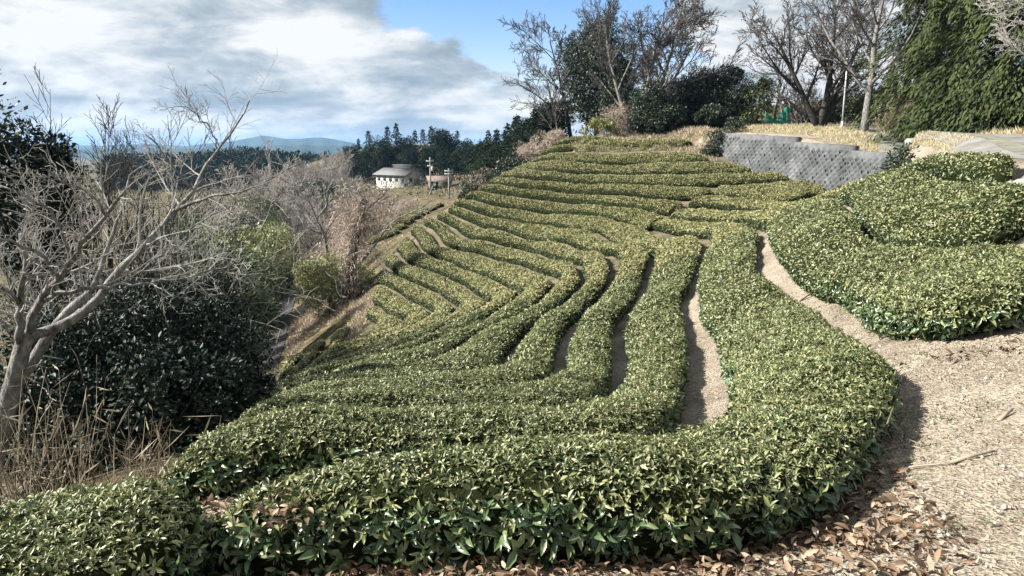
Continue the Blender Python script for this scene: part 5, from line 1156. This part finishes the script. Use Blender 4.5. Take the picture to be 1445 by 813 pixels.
# straw bits, pebbles and sprigs on the path
def path_bits():
    r_ = np.random.default_rng(41); L = Leaves()
    poly = [(1.3,1.8),(1.8,3.2),(2.3,4.2),(2.9,5.3),(3.6,6.5),(4.2,8.0),(4.9,11),(5.2,11),(4.3,7.5),(4.1,6.2),(6.5,5.4),(6.5,1.8)]
    X = scatter_tri(poly, 15000, r_); n = len(X); P = np.column_stack([X, terrain(X) + .012]); a = r_.uniform(0, 6.28, n)
    L.add(P, np.stack([np.cos(a), np.sin(a), r_.normal(0, .12, n)], 1), unit(np.array([0, 0, 1.]) + .4*rand_unit(n, r_)), r_.uniform(.02, .075, n), .10)
    tag(L.build('straw_litter', M['straw'], None, 0), kind='stuff')
    L = Leaves(); X = scatter_tri(poly, 1500, r_); w = np.sin(X[:, 0]*3.1 + 2*np.sin(X[:, 1]*2.3)); X = X[(w > .55)]; X = np.repeat(X, 6, 0) + r_.normal(0, .03, (len(X)*6, 2)); n = len(X)
    P = np.column_stack([X, terrain(X)]); L.add(P, unit(np.array([0, 0, .6]) + .8*rand_unit(n, r_)), rand_unit(n, r_), r_.uniform(.015, .04, n), .3)
    X = scatter_tri(poly, 900, r_); n = len(X); P = np.column_stack([X, terrain(X) + .012]); a = r_.uniform(0, 6.28, n); D = Leaves()
    D.add(P, np.stack([np.cos(a), np.sin(a), r_.normal(0, .2, n)], 1), unit(np.array([0, 0, 1.]) + .5*rand_unit(n, r_)), r_.uniform(.015, .05, n), .4); tag(D.build('leaf_litter', M['deadleaf'], None, 0), kind='stuff')
    tag(L.build('moss_sprigs', M['midgreen'], None, 0), kind='stuff')
    mb = MB(); X = scatter_tri(poly, 2600, r_)
    Zt = terrain(X)
    for (x, y), z in zip(X, Zt):
        s = .004 + .012*r_.random()**4; k = 6; th = np.arange(k)*2*math.pi/k + r_.uniform(0, 1); rr = s*r_.uniform(.7, 1.2, k)
        V = np.vstack([np.stack([x + rr*np.cos(th), y + rr*np.sin(th), np.full(k, z - .003)], 1), np.stack([x + .6*rr*np.cos(th), y + .6*rr*np.sin(th), np.full(k, z + s*.8)], 1)])
        mb.add(V, [(j, (j+1) % k, k + (j+1) % k, k + j) for j in range(k)]); mb.F.setdefault(k, []).append(np.array([[mb.n - k + j for j in range(k)]]))
    tag(mb.build('pebbles', M['grit']), kind='stuff')
    # furrow soil bits
    fur = [tuple(p[:2]) for p in cast([(985,375),(1005,400),(1020,440),(1030,480),(1045,540),(1000,575),(975,560),(975,480),(985,420)])]
    L = Leaves(); X = scatter_tri(fur, 2600, r_); n = len(X); P = np.column_stack([X, terrain(X) + .012]); a = r_.uniform(0, 6.28, n)
    L.add(P, np.stack([np.cos(a), np.sin(a), r_.normal(0, .15, n)], 1), unit(np.array([0, 0, 1.]) + .5*rand_unit(n, r_)), r_.uniform(.03, .10, n), .14)
    tag(L.build('straw_litter', M['straw'], None, 0), kind='stuff')
path_bits()
for (u0, v0), (u1, v1), h, r, lab in [((1126,404),(1156,399),2.35,.022,'short pale stick at the upper end of the sunlit path'),((1340,660),(1400,658),1.85,.011,'thin dry stick lying across the path at right'),((1255,655),(1340,672),1.9,.007,'long thin twig beside the shadow of the nearest hedge'),((1410,590),(1428,580),1.76,.013,'short pale stick near the right edge of the path')]:
    a, b = PZ(u0, v0, -h), PZ(u1, v1, -h); a[2] = surf1(*a[:2]) + r*1.2; b[2] = surf1(*b[:2]) + r*1.6
    m = (a + b)/2 + np.array([.01, .01, r*.3]); c = (a + b)/2; mb = MB(); mb.tube(np.array([a, m, b]) - c, [r, r*.95, r*.7], 7)
    o = mb.build('stick', M['stick'], None, True, loc=c); tag(o, lab, 'stick')
# ------------------------------------------------------------------ air
def haze():
    mb = MB(); lo, hi = (-6900, -1900, -60), (6900, 8900, 110)
    c = [(a + b)/2 for a, b in zip(lo, hi)]; mb.box(c, [b - a for a, b in zip(lo, hi)])
    m, nt, out = new_mat('haze_air'); v = nt.nodes.new('ShaderNodeVolumePrincipled')
    v.inputs['Color'].default_value = (.32, .58, 1, 1); v.inputs['Density'].default_value = HAZE; v.inputs['Anisotropy'].default_value = .2
    nt.links.new(v.outputs[0], out.inputs['Volume']); o = mb.build('haze', m); tag(o, kind='stuff')
HAZE = .00011
haze()
